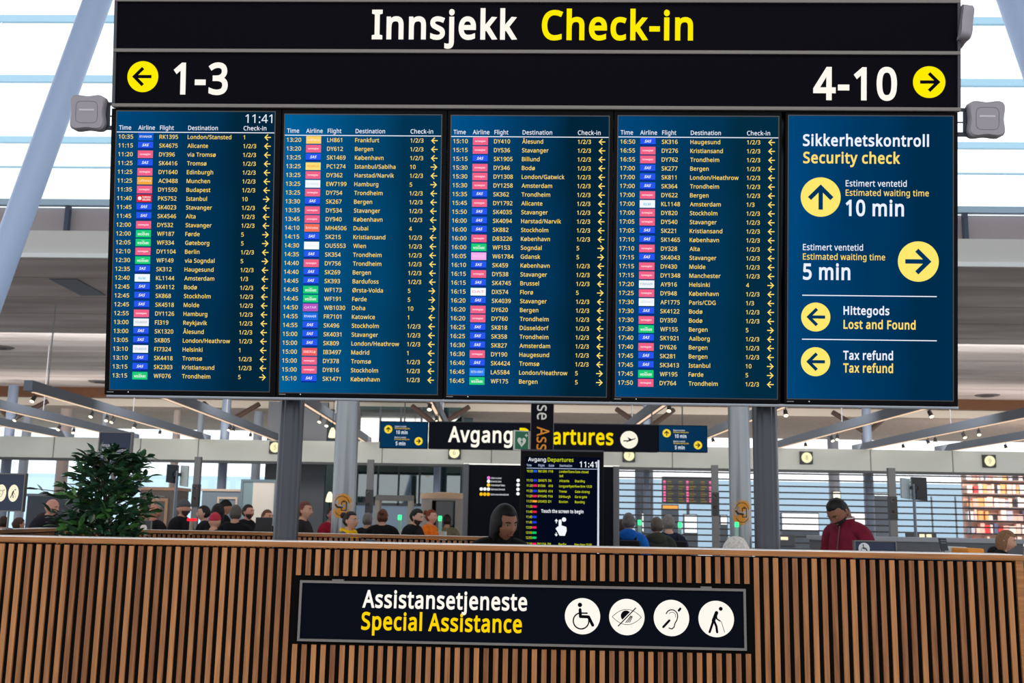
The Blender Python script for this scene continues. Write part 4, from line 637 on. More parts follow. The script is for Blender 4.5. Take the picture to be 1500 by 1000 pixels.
# --- stand that carries it all
std = thing('display_stand', 'steel stand with two ribbed posts that carries the screens and the check-in sign', 'stand', (0, BD, 0))
bar = thing('display_shelf', 'long shiny steel bar along the lower edge of the screens', 'bar', ((xl+xr)/2, BD, BZ), (TILT, 0, 0))
hw = (bd(1403, 592)[0]-bd(153, 579)[0])/2
MB().bevbox(-hw, hw, 0.004, 0.10, -0.013, -0.001, 0.003).build('bar', mat('polished_steel', (150, 155, 165), 0.18, metal=0.9), bar)
PY = 4.54
def flute(c, rr):
    out = []
    for k in range(72):
        a = 2*math.pi*k/72; q = rr*(1 - 0.075*(0.5+0.5*math.cos(6*a))**6)
        out.append((c+q*math.cos(a), PY-BD+q*math.sin(a)))
    return out
POSTM = mat('post_anthracite', (62, 64, 70), 0.3, metal=0.8)
for px in (423.2, 1121.8):
    X = at(px, 690, PY).x; MB().prof(flute(X, 0.052), 0, 3.3).build('post', POSTM, std, smooth=True)
MB().box(-1.75, 1.75, PY-BD-0.03, PY-BD+0.03, 2.45, 2.53).build('crossbar', POSTM, std)
MB().box(-1.75, 1.75, PY-BD-0.03, PY-BD+0.03, 3.1, 3.18).build('crossbar', POSTM, std)

for x_ in (-1.0, 1.0):
    MB().box(x_-0.03, x_+0.03, 0.008, PY-BD-0.03, 2.46, 2.52).box(x_-0.03, x_+0.03, 0.036, PY-BD-0.03, 3.11, 3.17).build('bracket', POSTM, std)

# --- wireless access points at the sides
def squircle(h, pinch, n=48, cx=0, cz=0):
    o = []
    for k in range(n):
        a = 2*math.pi*k/n; c, s = math.cos(a), math.sin(a); p = 5.0
        q = h/((abs(c)**p+abs(s)**p)**(1/p)); q *= 1 - pinch*math.cos(2*a)**2*0 - pinch*1.25*(math.cos(4*a)*0.5+0.5)
        o.append((cx+q*c, cz+q*s))
    return o
APW = mat('access_point_white', (140, 138, 152), 0.5)
def access_point(label, loc, rot):
    a = thing('wireless_access_point', label, 'access point', loc, rot, 'wireless access points')
    m = MB(); o = squircle(0.077, 0.08); o2 = squircle(0.07, 0.08); n = len(o)
    vs = [(x, 0.028, z) for x, z in o] + [(x, -0.010, z) for x, z in o] + [(x, -0.018, z) for x, z in o2]
    fs = [(i+(k+1) % n, i+k, i+n+k, i+n+(k+1) % n) for i in (0, n) for k in range(n)] + [tuple(range(n)), tuple(range(2*n, 3*n))]
    m.add(vs, fs); m.build('housing', APW, a, smooth=True)
    q = MB(); s = squircle(0.046, 0.0); q.stroke(s+s[:1], 0.0022, -0.0186); q.build('groove', mat('groove_grey', (104, 102, 116), 0.6), a)
    MB().quad(-0.032, 0.032, 0.006, 0.013, -0.0188).build('badge', mat('badge_white', (186, 184, 196), 0.5), a)
    return a
BRK = mat('bracket_dark', (24, 30, 52), 0.5)
for px, py, s in ((129.5, 165.5, 1), (1444, 175, -1)):
    x, z = bd(px, py); p = BO + _bt*z + Vector((x, 0, 0))
    a = access_point(['right', 'left'][s == 1] == 'left' and 'white square access point on a bracket left of the screens' or 'white square access point on a bracket right of the screens', p, (TILT, 0, 0))
    e = s*(abs((xl if s == 1 else xr) - x))
    b = MB(); lo, hi = sorted((s*0.062, e+s*0.012))
    b.box(lo, hi, 0.012, 0.018, 0.036, 0.05); b.box(lo, hi, 0.012, 0.018, -0.068, -0.05)
    lo2, hi2 = sorted((s*0.06, s*0.086)); b.box(lo2, hi2, 0.012, 0.018, -0.055, 0.04)
    b.box(lo, hi, 0.012, 0.016, -0.012, -0.007); b.build('bracket', BRK, a)
x, z = bd(1410, 36); p = BO + _bt*z + Vector((x+0.012, 0.03, 0))
a = access_point('white access point seen edge-on at the top right of the check-in sign', p, (TILT, 0, R(90)))

# ================================================================== REAR PARTITION OF THE ASSISTANCE ZONE
def slat_wall(name, label, A, B, H, pitch, cat='partition'):
    """low slatted partition from A to B (plan points)"""
    A, B = Vector((*A, 0)), Vector((*B, 0)); L = (B-A).length; ang = math.atan2(B.y-A.y, B.x-A.x)
    r = thing(name, label, cat, A, (0, 0, ang))
    MB().box(0, L, 0.018, 0.10, 0, H-0.027).build('core', BACKING, r)
    MB().box(-0.01, L+0.01, -0.006, 0.11, H-0.021, H).build('cap', CAPW, r)
    MB().box(-0.01, L+0.01, -0.004, 0.108, H, H+0.002).build('top_sheet', mat('white_laminate', (240, 242, 250), 0.25), r)
    m = MB(); k = 0
    while k*pitch + pitch*0.58 < L: m.box(k*pitch, k*pitch+pitch*0.58, 0, 0.018, 0.03, H-0.028); k += 1
    m.build('slats', wood(name+'_slats', (110, 68, 46), (176, 122, 82), pitch=pitch, x0=0), r); return r
pA = at(93, 773, 7.55); pB = at(708, 790, 6.95)
slat_wall('slatted_partition', 'low slatted partition behind the counter, running across to the kiosk', (pA.x, pA.y), (pB.x, pB.y), 1.345, PITCHS)
pC = at(-14, 776, 5.9)
slat_wall('slatted_partition', 'short slatted partition wing at the left edge, seen almost end-on', (pC.x, pC.y), (pA.x-0.01, pA.y-0.1), 1.345, PITCHS)

# left edge sign on a stand, on the wing
lp = at(15, 722, 6.2)
s_ = 6.2/F_PX
so = thing('pictogram_sign', 'dark blue sign with two cream pictogram discs on a thin pole at the left edge', 'sign', (lp.x, lp.y, 1.347))
zz = lambda py: at(15, py, 6.2).z - 1.347
MB().box(-0.16, 20*s_, 0, 0.025, zz(748), zz(694)).build('panel', mat('sign_blue', (22, 40, 72), 0.5), so)
MB().frame(-0.165, 20.8*s_, zz(749), zz(693), 0.006, -0.004, 0.03).build('frame', ALU, so)
MB().tube([(-1*s_, 0.012, 0), (-1*s_, 0.012, zz(748))], 0.006, 10).build('pole', ALU, so)
MB().lathe([(0.03, 0), (0.03, 0.006), (0.01, 0.01)], 20, (-1*s_, 0.012, 0)).build('base', ALU, so)
CREAM = glow('cream_backlit', (255, 246, 214))
for px, fn in ((1.5, ear), (20, cane)):
    x = (px-15)*s_; z = zz(722); d = MB().disc(x, z, 12.5*s_, -0.002, 36, squash=0.62).build('pictogram_disc', CREAM, so)
    q = MB(); fn(q, x, z, 9*s_, -0.004); q.build('symbol', DARKINK, d)

# entrance sign behind the tree
ip = at(168, 660, 12.0); s_ = 12/F_PX
so = thing('entrance_sign', 'tall dark blue security entrance sign behind the potted tree', 'sign', (ip.x, ip.y, 0))
z1, z0 = at(168, 632, 12).z, at(168, 690, 12).z
MB().box(-23*s_, 23*s_, 0, 0.04, z0, z1-0.01).build('panel', mat('sign_blue', (22, 40, 72), 0.5), so)
MB().frame(-25*s_, 25*s_, z0, z1, 0.015, -0.01, 0.05).build('frame', ALU, so)
MB().tube([(0, 0.02, 0), (0, 0.02, z0)], 0.03, 12).build('pole', ALU, so)
MB().lathe([(0.22, 0), (0.22, 0.02), (0.04, 0.03)], 24, (0, 0.02, 0)).build('base', ALU, so)
q = MB(); zl = at(168, 654, 12).z; text(q, 'Inngang', -22*s_, -2*s_, zl, 4.4*s_, -0.003, 1); text(q, 'sikkerhetskontroll', -22*s_, 20*s_, zl-7.5*s_, 4.4*s_, -0.003, 1)
q.build('lettering', mat('sign_white', (232, 236, 240), 0.5), so)

# ================================================================== KIOSK, INFORMATION BOARD, VERTICAL SIGN
KY = 9.6; s_ = KY/F_PX
kp = at(822.5, 768, KY)
kz = lambda py: at(822.5, py, KY).z
ks = thing('departures_kiosk', 'tall black touch-screen kiosk with departures and a pointing hand behind the counter', 'kiosk', (kp.x, KY, 0))
KX = lambda px: (px-822.5)*s_
MB().bevbox(KX(762), KX(883), 0, 0.12, 0.06, kz(661), 0.006).build('casing', mat('kiosk_black', (8, 9, 13), 0.5, spec=0.1), ks)
MB().box(KX(762)-0.002, KX(883)+0.002, -0.004, 0.124, kz(661), kz(658.5)).build('top_edge', mat('kiosk_edge', (70, 74, 84), 0.4, metal=0.5), ks)
MB().box(KX(755), KX(890), -0.08, 0.25, 0, 0.06).build('base', STEEL, ks)
MB().quad(KX(769), KX(878), kz(835), kz(669), -0.003).build('screen', glow('kiosk_picture', (4, 10, 28)), ks)
KW, KG = glow('kiosk_white', (245, 248, 255)), glow('kiosk_lime', (214, 226, 20))
q = MB(); text(q, 'Avgang', KX(773), KX(799), kz(676), 5.4*s_, -0.006, 1); q.build('heading', KW, ks)
q = MB(); text(q, 'Departures', KX(801.5), KX(839), kz(676), 5.4*s_, -0.006, 1); q.build('heading', KG, ks)
q = MB(); text(q, '11:41', KX(848), KX(873), kz(683.5), 8*s_, -0.006, 1); q.build('clock_text', KW, ks)
q = MB()
for s, a, b in (('Time', 771, 778), ('Flight', 788, 797), ('Gate', 803, 811), ('Destination', 819, 837)): text(q, s, KX(a), KX(b), kz(683.5), 3.2*s_, -0.006, 1)
q.quad(KX(771), KX(874), kz(686.6), kz(685.8), -0.006); q.build('column_heading', glow('kiosk_pale', (190, 205, 240)), ks)
krows = [('10:35', (30, 90, 220), 'RK1395', 'F18', 'London/Stans', 'Gate closed', 690.5), ('11:15', (30, 60, 230), 'SK4675', 'D6', 'Alicante', 'Boarding', 704), ('11:20', (240, 30, 100), 'DY396', 'A10', 'Longyearbyen', 'New time 13:25', 711.7),
         ('11:25', (30, 60, 230), 'SK4416', 'A14', 'Tromsø', 'Gate closing', 719.5), ('11:25', (240, 30, 100), 'DY1640', 'F16', 'Edinburgh', 'Go to gate', 727), ('11:25', (250, 160, 60), 'LH2453', 'D1', 'Munchen', 'Boarding', 734.6),
         ('11:35', (240, 30, 100), None, None, None, None, 742.3), ('11:40', (226, 34, 58), None, None, None, None, 750), ('11:45', (30, 60, 230), None, None, None, None, 757.6), ('11:45', (30, 60, 230), None, None, None, None, 765.3),
         ('12:00', (240, 30, 100), None, None, None, None, 773), ('12:00', (20, 200, 110), None, None, None, None, 780.6), ('12:05', (20, 200, 110), None, None, None, None, 788), ('12:10', (240, 30, 100), 'DY1104', 'E9', 'Berlin', 'New time 15:00', 797)]
for tm, lc, fl, gt, ds, stt, py in krows:
    q = MB(); zb = kz(py+1.7); c = 3.3*s_
    text(q, tm, KX(771.3), KX(780), zb, c, -0.006, 1)
    if fl:
        text(q, fl, KX(788), KX(788+len(fl)*2.1), zb, c, -0.006, 1); text(q, gt, KX(803), KX(803+len(gt)*2.1), zb, c, -0.006, 1)
        text(q, ds, KX(818.6), KX(818.6+len(ds)*1.82), zb, c, -0.006, 1); text(q, stt, KX(841.5), KX(841.5+len(stt)*1.75), zb, c, -0.006, 1)
        if ds.startswith('London'): text(q, 'ted', KX(818.6), KX(824), zb-6.2*s_, c, -0.006, 1)
    fr = q.build('flight_row', KG, ks)
    MB().quad(KX(780.5), KX(786.5), kz(py+1.6), kz(py-1.6), -0.006).build('airline_logo', glow('klogo_%d_%d_%d' % lc, lc), fr)
MB().quad(KX(874), KX(876.6), kz(830), kz(673), -0.006).build('scroll_bar', glow('kiosk_scroll', (214, 222, 240)), ks)
q = MB(); text(q, 'Touch the screen to begin', KX(793), KX(854), kz(751), 4.6*s_, -0.006, 2); q.build('prompt_text', KW, ks)
h = MB(); hx, hz = KX(822), kz(772)
h.stroke([(hx-1.5*s_, hz+9*s_), (hx-1.5*s_, hz-2*s_)], 4.2*s_, -0.006)
h.poly([(hx-5.5*s_, hz+0.5*s_), (hx-3*s_, hz+1.5*s_), (hx+1*s_, hz+2.5*s_), (hx+7.5*s_, hz+0.5*s_), (hx+8*s_, hz-5*s_), (hx+5.5*s_, hz-12*s_), (hx-2*s_, hz-12*s_), (hx-6*s_, hz-5*s_), (hx-8*s_, hz-2*s_)], -0.006)
h.disc(hx+4*s_, hz+11*s_, 3.1*s_, -0.006, 20)
h.stroke([(hx-7*s_, hz+6*s_), (hx-7*s_, hz+10*s_)], 1.1*s_, -0.006); h.poly([(hx-9.5*s_, hz+8.5*s_), (hx-4.5*s_, hz+8.5*s_), (hx-7*s_, hz+12*s_)], -0.006)
h.stroke([(hx-7*s_, hz-8*s_), (hx-7*s_, hz-11*s_)], 1.1*s_, -0.006); h.poly([(hx-9.5*s_, hz-10*s_), (hx-4.5*s_, hz-10*s_), (hx-7*s_, hz-13*s_)], -0.006)
h.build('pointing_hand', KW, ks)

IY = 11.2; s_ = IY/F_PX; ipt = at(795, 768, IY); iz = lambda py: at(795, py, IY).z
ib = thing('information_board', 'wide dark information board with a legend of coloured dots behind the kiosk', 'board', (ipt.x, IY, 0))
IX = lambda px: (px-795)*s_
MB().box(IX(687), IX(896), 0, 0.12, 0.05, iz(682)).build('panel', mat('board_dark_blue', (4, 10, 22), 0.5, spec=0.1), ib)
FR = mat('board_frame_grey', (96, 98, 104), 0.4, metal=0.4)
for a, b in ((679, 687), (896, 905)): MB().bevbox(IX(a), IX(b), -0.03, 0.15, 0, iz(680), 0.008).build('upright', FR, ib)
MB().box(IX(679), IX(905), -0.03, 0.15, iz(681.5), iz(680)).build('top_light', glow('board_top_light', (250, 248, 240)), ib)
for py, cols, s in ((701, [(235, 120, 210)], 'Check-in areas'), (706, [(250, 250, 250)], 'Domestic Gates'), (711.5, [(250, 200, 60)], 'International Gates'), (717.5, [(250, 250, 250)]*3, 'Gate areas Domestic'), (725, [(252, 190, 30)]*3, 'Gate areas International')):
    q = MB()
    for k, c in enumerate(cols): q.disc(IX(715.5-5.2*k), iz(py), 2.5*s_, -0.004, 18)
    q.build('legend_dot', glow('legend_%d_%d_%d' % cols[0], cols[0]), ib)
    q = MB(); text(q, s, IX(719), IX(719+len(s)*1.08), iz(py+1.4), 2.6*s_, -0.004, 1); q.build('legend_text', glow('legend_white', (235, 238, 245)), ib)
q = MB()
for py in (704, 710.5, 717, 723.5): q.disc(IX(758.5), iz(py), 2.5*s_, -0.004, 18)
q.build('legend_dot', glow('legend_250_250_250', (250, 250, 250)), ib)

VY = 10.4; s_ = VY/F_PX; vp = at(793, 700, VY); vz = lambda py: at(793, py, VY).z
vs_ = thing('vertical_sign', 'narrow dark upright sign with sideways white and orange lettering below the screens', 'sign', (vp.x, VY, 0))
MB().box(-16*s_, 16.5*s_, 0, 0.10, 0, vz(500)).build('panel', mat('upright_sign_blue', (8, 10, 24), 0.6, spec=0.1), vs_)
MB().box(-16.8*s_, -16*s_, -0.004, 0.104, 0, vz(500)).box(16.5*s_, 17.3*s_, -0.004, 0.104, 0, vz(500)).build('frame', ALU, vs_)
q = MB(); text(q, 'Assistanse', vz(505), vz(615)-0.0 if False else None, -7*s_, 18*s_, -0.004, 0, turn=True) if False else None
def down(s, top_py, bot_py, cap_px):
    """sideways lettering between two heights"""
    q = MB(); text(q, s, 0, 1.0, 0, cap_px*s_, -0.004, 1, turn=True)
    xs = [v[2] for v in q.v]; lo, hi = min(xs), max(xs); a, b = vz(bot_py), vz(top_py)
    q.v = [(x-7.3*s_, y, a+(z-lo)/(hi-lo)*(b-a)) for x, y, z in q.v]; return q
down('Assistanse', 505, 614.5, 18).build('norwegian_lettering', mat('upright_white', (226, 226, 226), 0.5), vs_)
down('Assistance', 624.5, 734, 18).build('english_lettering', mat('upright_orange', (236, 150, 20), 0.5), vs_)
# defibrillator flag sign on the vertical sign
fl = thing('defibrillator_sign', 'small green flag sign with a white heart fixed to the side of the vertical sign', 'sign', (vp.x-16.4*s_, VY+0.03, 0), (0, 0, R(28)))
a0 = vz(660); a1 = vz(631); L = 27*s_
MB().box(-L, 0, 0, 0.02, a0, a1).build('panel', mat('flag_white_edge', (206, 214, 212), 0.5), fl)
MB().quad(-L+1.5*s_, -4.5*s_, a0+1.4*s_, a1-1.4*s_, -0.002).build('face', mat('flag_green', (0, 112, 76), 0.5), fl)
hx, hz = -L/2-1.5*s_, (a0+a1)/2-2*s_
hp = []
for k in range(40):
    t = 2*math.pi*k/40; hp.append((hx+0.44*s_*16*math.sin(t)**3, hz+0.5*s_*(13*math.cos(t)-5*math.cos(2*t)-2*math.cos(3*t)-math.cos(4*t))))
HW = mat('flag_white', (226, 238, 234), 0.5)
q = MB(); q.poly(hp, -0.004); q.stroke([(hx+5*s_, hz+9.5*s_), (hx+10*s_, hz+9.5*s_)], 1.6*s_, -0.004, False); q.stroke([(hx+7.5*s_, hz+7*s_), (hx+7.5*s_, hz+12*s_)], 1.6*s_, -0.004, False)
hh_ = q.build('heart', HW, fl)
q = MB(); q.poly([(hx+1.5*s_, hz+5*s_), (hx-2.2*s_, hz-0.5*s_), (hx-0.2*s_, hz-0.5*s_), (hx-1.2*s_, hz-5*s_), (hx+2.4*s_, hz+0.8*s_), (hx+0.6*s_, hz+0.8*s_)], -0.006); q.build('bolt', mat('flag_green', (0, 112, 76), 0.5), hh_)

# ================================================================== HANGING DEPARTURES SIGN
AY = 18.0; s_ = AY/F_PX; ap = at(795, 638, AY)
az_ = lambda py: at(795, py, AY).z
asx = thing('hanging_departures_sign', 'long dark hanging sign with white and yellow lettering and a plane disc', 'sign', (ap.x, AY, az_(659)))
AX = lambda px: (px-795)*s_
Az = lambda py: az_(py)-az_(659)
MB().box(AX(627.5), AX(963.2), 0, 0.2, 0, Az(620)).build('panel', mat('hanging_sign_navy', (16, 20, 34), 0.6, spec=0.1), asx)
MB().box(AX(627.5), AX(963.2), -0.01, 0.21, Az(620.2), Az(619)).build('top_edge', mat('hanging_edge', (60, 64, 74), 0.5), asx)
q = MB(); text(q, 'Avgang', AX(656.5), AX(751), Az(648.6), 21.5*s_, -0.01, 2); q.build('white_lettering', glow('hanging_white', (255, 251, 236)), asx)
q = MB(); text(q, 'Departures', AX(761), AX(898), Az(649.5), 21.5*s_, -0.01, 2); q.build('yellow_lettering', glow('hanging_yellow', (255, 222, 0)), asx)
d = MB().disc(AX(921), Az(642), 12.8*s_, -0.01, 40).build('plane_disc', glow('hanging_cream', (250, 246, 226)), asx)
q = MB(); px_, pz_ = AX(921), Az(642)
q.poly([(px_-9*s_, pz_-2.6*s_), (px_-7.5*s_, pz_-0.8*s_), (px_-2*s_, pz_-0.8*s_), (px_+9*s_, pz_+2.6*s_), (px_+9.6*s_, pz_+1.7*s_), (px_+1*s_, pz_-2.2*s_)], -0.014)
q.poly([(px_-2.4*s_, pz_+3.4*s_), (px_-1*s_, pz_+3.2*s_), (px_+4*s_, pz_+0.4*s_), (px_, pz_-0.4*s_)], -0.014); q.poly([(px_-1*s_, pz_-1.6*s_), (px_+2*s_, pz_-1.2*s_), (px_-3*s_, pz_-3.6*s_), (px_-4*s_, pz_-3.2*s_)], -0.014)
q.build('plane', DARKINK, d)
for px in (640, 955): MB().tube([(AX(px), 0.1, Az(620)), (AX(px), 0.1, SZ-az_(659)-0.004)], 0.012, 8).build('hanger', ALU, asx)
DB = screen_mat('small_display_blue', (10, 54, 88), (8, 48, 80))
DT, DYW, DYL = glow('small_white', (222, 236, 250)), glow('small_yellow', (236, 200, 40)), glow('small_disc', (246, 214, 60))
for px0, px1, lab in ((556, 626.5, 'small blue waiting-time screen at the left end of the hanging sign'), (964.5, 1036, 'small blue waiting-time screen at the right end of the hanging sign')):
    c = (px0+px1)/2; cp_ = at(c, 640, AY); zz_ = lambda py: at(c, py, AY).z
    off = 0 if c < 795 else 5.6
    zb0, zt0 = zz_(656.6+off), zz_(617+off)
    w_ = thing('waiting_time_screen', lab, 'screen', (cp_.x, AY, zb0), (0, 0, 0), 'waiting-time screens')
    hw = (px1-px0)/2*s_; hh = zt0-zb0
    MB().bevbox(-hw, hw, 0, 0.08, 0, hh, 0.006).build('casing', CASE, w_)
    MB().quad(-hw+0.012, hw-0.012, 0.012, hh-0.012, -0.002).build('screen', DB, w_)
    U = lambda dx, dy: (-hw + dx*s_, hh - dy*s_)
    for dx, dy, deg in ((12.3, 12, 90), (57.5, 28.8, 0)):
        x, z = U(dx, dy); dd = MB().disc(x, z, 6*s_, -0.005, 28).build('arrow_disc', DYL, w_); q = MB(); arrow(q, x, z, 3.6*s_, -0.008, deg, 0.2); q.build('arrow', DARKINK, dd)
    for dy in (7.6, 23.6):
        x, z = U(22, dy); q = MB(); text(q, 'Estimert ventetid', x, x+16.6*s_, z-1*s_, 2.1*s_, -0.005, 1); q.build('waiting_time_text', DT, w_)
        q = MB(); text(q, 'Estimated waiting time', x, x+22*s_, z-3.8*s_, 2.1*s_, -0.005, 1); q.build('waiting_time_text', DYW, w_)
    x, z = U(24, 18.6); q = MB(); text(q, '10 min', x, x+16.8*s_, z, 5*s_, -0.005, 2); q.build('waiting_time_text', DT, w_)
    x, z = U(24, 35); q = MB(); text(q, '5 min', x, x+14.2*s_, z, 5*s_, -0.005, 2); q.build('waiting_time_text', DT, w_)
    MB().tube([(0, 0.04, hh), (0, 0.04, SZ-zb0-0.004)], 0.012, 8).build('hanger', ALU, w_)

# ================================================================== GATE NUMBER LIGHTS ON THE PORTAL BAND
GD = glow('gate_disc', (255, 251, 200)); GN = glow('gate_numeral', (190, 186, 130)); s_ = FY/F_PX
for px, py, num, lab in ((403, 655, '5', 'square gate number lamp half hidden by the left post'), (665.5, 663, '6', 'square gate number lamp under the left half of the hanging sign'), (921.5, 667, '7', 'square gate number lamp under the plane disc'),
                         (1181.8, 670, '8', 'square gate number lamp right of the right post'), (1450, 675, '9', 'square gate number lamp near the right edge')):
    p = at(px, py, FY-0.1); g = thing('gate_number_lamp', lab, 'lamp', (p.x, FY-0.1, p.z), (0, 0, 0), 'gate number lamps')
    MB().bevbox(-9*s_, 9*s_, 0, 0.1, -9*s_, 9*s_, 0.01).build('case', mat('lamp_case_black', (14, 16, 16), 0.4), g)
    d = MB().disc(0, 0, 7.6*s_, -0.004, 36).build('disc', GD, g)
    q = MB(); text(q, num, -1.8*s_, 1.8*s_, -3*s_, 6*s_, -0.008, 1); q.build('numeral', GN, d)

# ================================================================== TRACK BEAMS WITH SPOTLIGHTS
BZ0 = 3.80
BEAM = mat('track_beam_blue_grey', (112, 122, 138), 0.5)
STRIP = glow('warm_strip', (255, 222, 190), 1.0)
beams = []
BROT = R(2.6)
def beam_x(p, Y=20.0): return p.x + (p.y-Y)*math.tan(BROT)
def beam(X, lab, Y0=20.0, Y1=33.0):
    b = thing('track_beam', lab, 'light beam', (X, Y0, BZ0), (0, 0, BROT), 'track beams under the gallery')
    MB().box(-0.085, 0.085, 0, Y1-Y0, 0, 0.2).build('beam', BEAM, b)
    MB().box(-0.03, 0.03, 0.25, Y1-Y0-0.2, -0.012, 0.0).build('light_strip', STRIP, b)
    for y in (0.9, 6.0): MB().tube([(0, y, 0.2), (0, y, SZ-BZ0-0.004)], 0.014, 8).build('rod', mat('rod_grey', (150, 152, 158), 0.5), b)
    beams.append((X, b)); return b
for px, py, lab in ((59, 577, 'track beam at the far left with its square end in view'), (60, 613, 'track beam below the first one at the left edge'), (40, 631, 'lowest track beam at the left edge'),
                    (330, 617, 'track beam left of the left post'), (472, 608, 'track beam between the left post and the round steel column'), (640, 606, 'track beam above the left end of the hanging sign'),
                    (945, 613, 'track beam above the right end of the hanging sign'), (1040, 640, 'track beam behind the right steel column'), (1200, 640, 'long track beam right of the right post'), (1400, 632, 'track beam under the right corner of the security screen'), (1470, 648, 'short track beam at the right edge')):
    p = atz(px, py, BZ0); beam(beam_x(p), lab)
SPH = mat('spot_housing', (66, 68, 74), 0.4, metal=0.4); SPL = glow('spot_lens_warm', (255, 236, 190), 4.0)
def spot_proto():
    r = thing('spotlight', '', 'spotlight', (0, 0, 0), (0, 0, 0), 'spotlights on the track beams')
    MB().tube([(0, 0, 0.078), (0, 0, 0)], 0.01, 8).build('stem', SPH, r)
    MB().tube([(0, 0.035, 0.02), (0, -0.04, -0.09)], [0.038, 0.046], 16).build('housing', SPH, r, smooth=True)
    d = MB().tube([(0, -0.0405, -0.0908), (0, -0.043, -0.0945)], 0.040, 16).build('lens', SPL, r)
    return r
SP = [(31, 603), (122, 605), (150, 611), (193, 614), (240, 623), (272, 633), (27, 611), (92, 625), (131, 630), (370, 626), (379, 628), (401, 637), (467, 613), (487, 619), (1058, 644), (1064, 649), (1163, 603), (1222, 641), (1233, 639), (1196, 651),
      (1366, 646), (1376, 644), (1334, 653), (1415, 636), (1452, 632), (1469, 653), (1351, 604), (985, 596), (622, 594), (632, 612), (70, 582)]
sl_names = ['lit spotlight %s']
first = None
for i, (px, py) in enumerate(SP):
    p = atz(px, py, BZ0-0.1); X0 = min(beams, key=lambda b: abs(b[0]-beam_x(p)))[0]
    Y = min(30.2, max(20.3, p.y)); X = X0 - (Y-20.0)*math.tan(BROT); lab = 'small warm spotlight hanging from a track beam'
    if first is None: first = spot_proto(); o = first; o.location = (X, Y, BZ0-0.09)
    else: o = copy_thing(first, (X, Y, BZ0-0.09), (0, 0, R((i*67) % 50-25)))
    o['label'] = lab; o['beam'] = X0
# pendant lamps by the left steel column
for px, py, Y, lab in ((487, 634, 24, 'cream pendant lamp glowing beside the upper left steel column'), (483, 728, 24, 'cream lamp glowing low beside the left steel column')):
    p = at(px, py, Y); z = p.z
    g = thing('pendant_lamp', lab, 'lamp', (p.x, Y, z))
    MB().lathe([(0.03, 0.12), (0.06, 0.06), (0.085, -0.04), (0.09, -0.10), (0.06, -0.11)][::-1], 20).build('shade', glow('lamp_cream', (255, 240, 205), 1.3), g, smooth=True)
    if py < 700: MB().tube([(0, 0, 0.11), (0, 0, SZ-z-0.004)], 0.006, 8).build('cord', BLACK, g)
    else: MB().tube([(0, 0, -0.10), (0, 0, -z)], 0.015, 8).build('pole', BLACK, g)

# ================================================================== COLUMNS
def column(px_l, px_r, py, Y, name, lab, sticker=None, m=None, top=SZ):
    a, b = at(px_l, py, Y).x, at(px_r, py, Y).x; rad = (b-a)/2; X = (a+b)/2
    c = thing(name, lab, 'column', (X, Y, 0)); MB().tube([(0, 0, 0), (0, 0, top)], rad, 40).build('shaft', m or mat('column_steel', (140, 145, 150), 0.32, metal=0.65), c, smooth=True)
    if sticker:
        z = at((px_l+px_r)/2, sticker, Y).z; h = 17.7*Y/F_PX; n = 24; mb = MB(); vs = []; fs = []
        def onc(u, v, k=1.006): return (rad*k*math.sin(u/rad), -rad*k*math.cos(u/rad), z+v)
        W_ = rad*1.05
        disc = [onc(W_*math.cos(2*math.pi*i/n)*rr, h*math.sin(2*math.pi*i/n)*rr) for rr in (0.0001, 0.35, 0.7, 1.0) for i in range(n)]
        fs = [(r_*n+i, r_*n+(i+1) % n, (r_+1)*n+(i+1) % n, (r_+1)*n+i) for r_ in range(3) for i in range(n)]
        s = mb.add(disc, fs).build('sticker', mat('sticker_amber', (222, 148, 34), 0.5), c)
        q = MB()
        def curve(pts, w):
            k = len(q.v); st_ = MB(); fine = []
            for (x0, y0), (x1, y1) in zip(pts, pts[1:]):
                fine += [(x0+(x1-x0)*t/4, y0+(y1-y0)*t/4) for t in range(4)]
            fine.append(pts[-1]); st_.stroke(fine, w, 0); q.add([onc(x, zz2, 1.014) for x, _, zz2 in st_.v], st_.f)
        curve([(W_*0.66*math.cos(R(a_)), h*0.78*math.sin(R(a_))) for a_ in range(20, 161, 10)], 0.008)
        curve([(W_*0.66*math.cos(R(a_)), h*0.78*math.sin(R(a_))) for a_ in range(215, 326, 10)], 0.008)
        curve([(0.0*W_, 0.12*h), (0.0, 0.33*h), (0.38*W_, 0.33*h), (0.38*W_, -0.36*h), (0.0, -0.36*h), (0.0, -0.22*h)], 0.012); curve([(0.1*W_, 0.42*h), (0.26*W_, 0.42*h)], 0.012)
        curve([(-0.56*W_, 0.1*h), (-0.36*W_, -0.1*h), (0.04*W_, -0.14*h)], 0.026)
        q.build('symbol', mat('sticker_ink', (52, 34, 10), 0.6), s)
    return c
column(492.5, 526, 610, 14, 'steel_column', 'thick round steel column with an amber sticker right of the left post', sticker=741)
column(1066.5, 1097.5, 610, 14, 'steel_column', 'thick round steel column with an amber sticker left of the right post', sticker=750.5)
BC = mat('column_blue_grey', (112, 128, 152), 0.4)
for a, b, py, lab in ((10, 24, 600, 'blue-grey ceiling column near the left edge'), (324.5, 337.5, 610, 'blue-grey ceiling column left of the left post'), (638, 648, 600, 'blue-grey ceiling column above the hanging sign, on its left'), (942, 952, 605, 'blue-grey ceiling column above the hanging sign, on its right'), (1263, 1276, 620, 'blue-grey ceiling column below the security screen')):
    c = column(a, b, py, 32.9, 'ceiling_column', lab, m=BC, top=zp+0.4)
    d = MB()
    for s in (-1, 1): d.tube([(0, 0, zp-0.7), (s*0.9, 0.5, zp-0.02)], 0.08, 8)
    d.build('bracket', mat('bracket_wood', (62, 46, 40), 0.7), c)
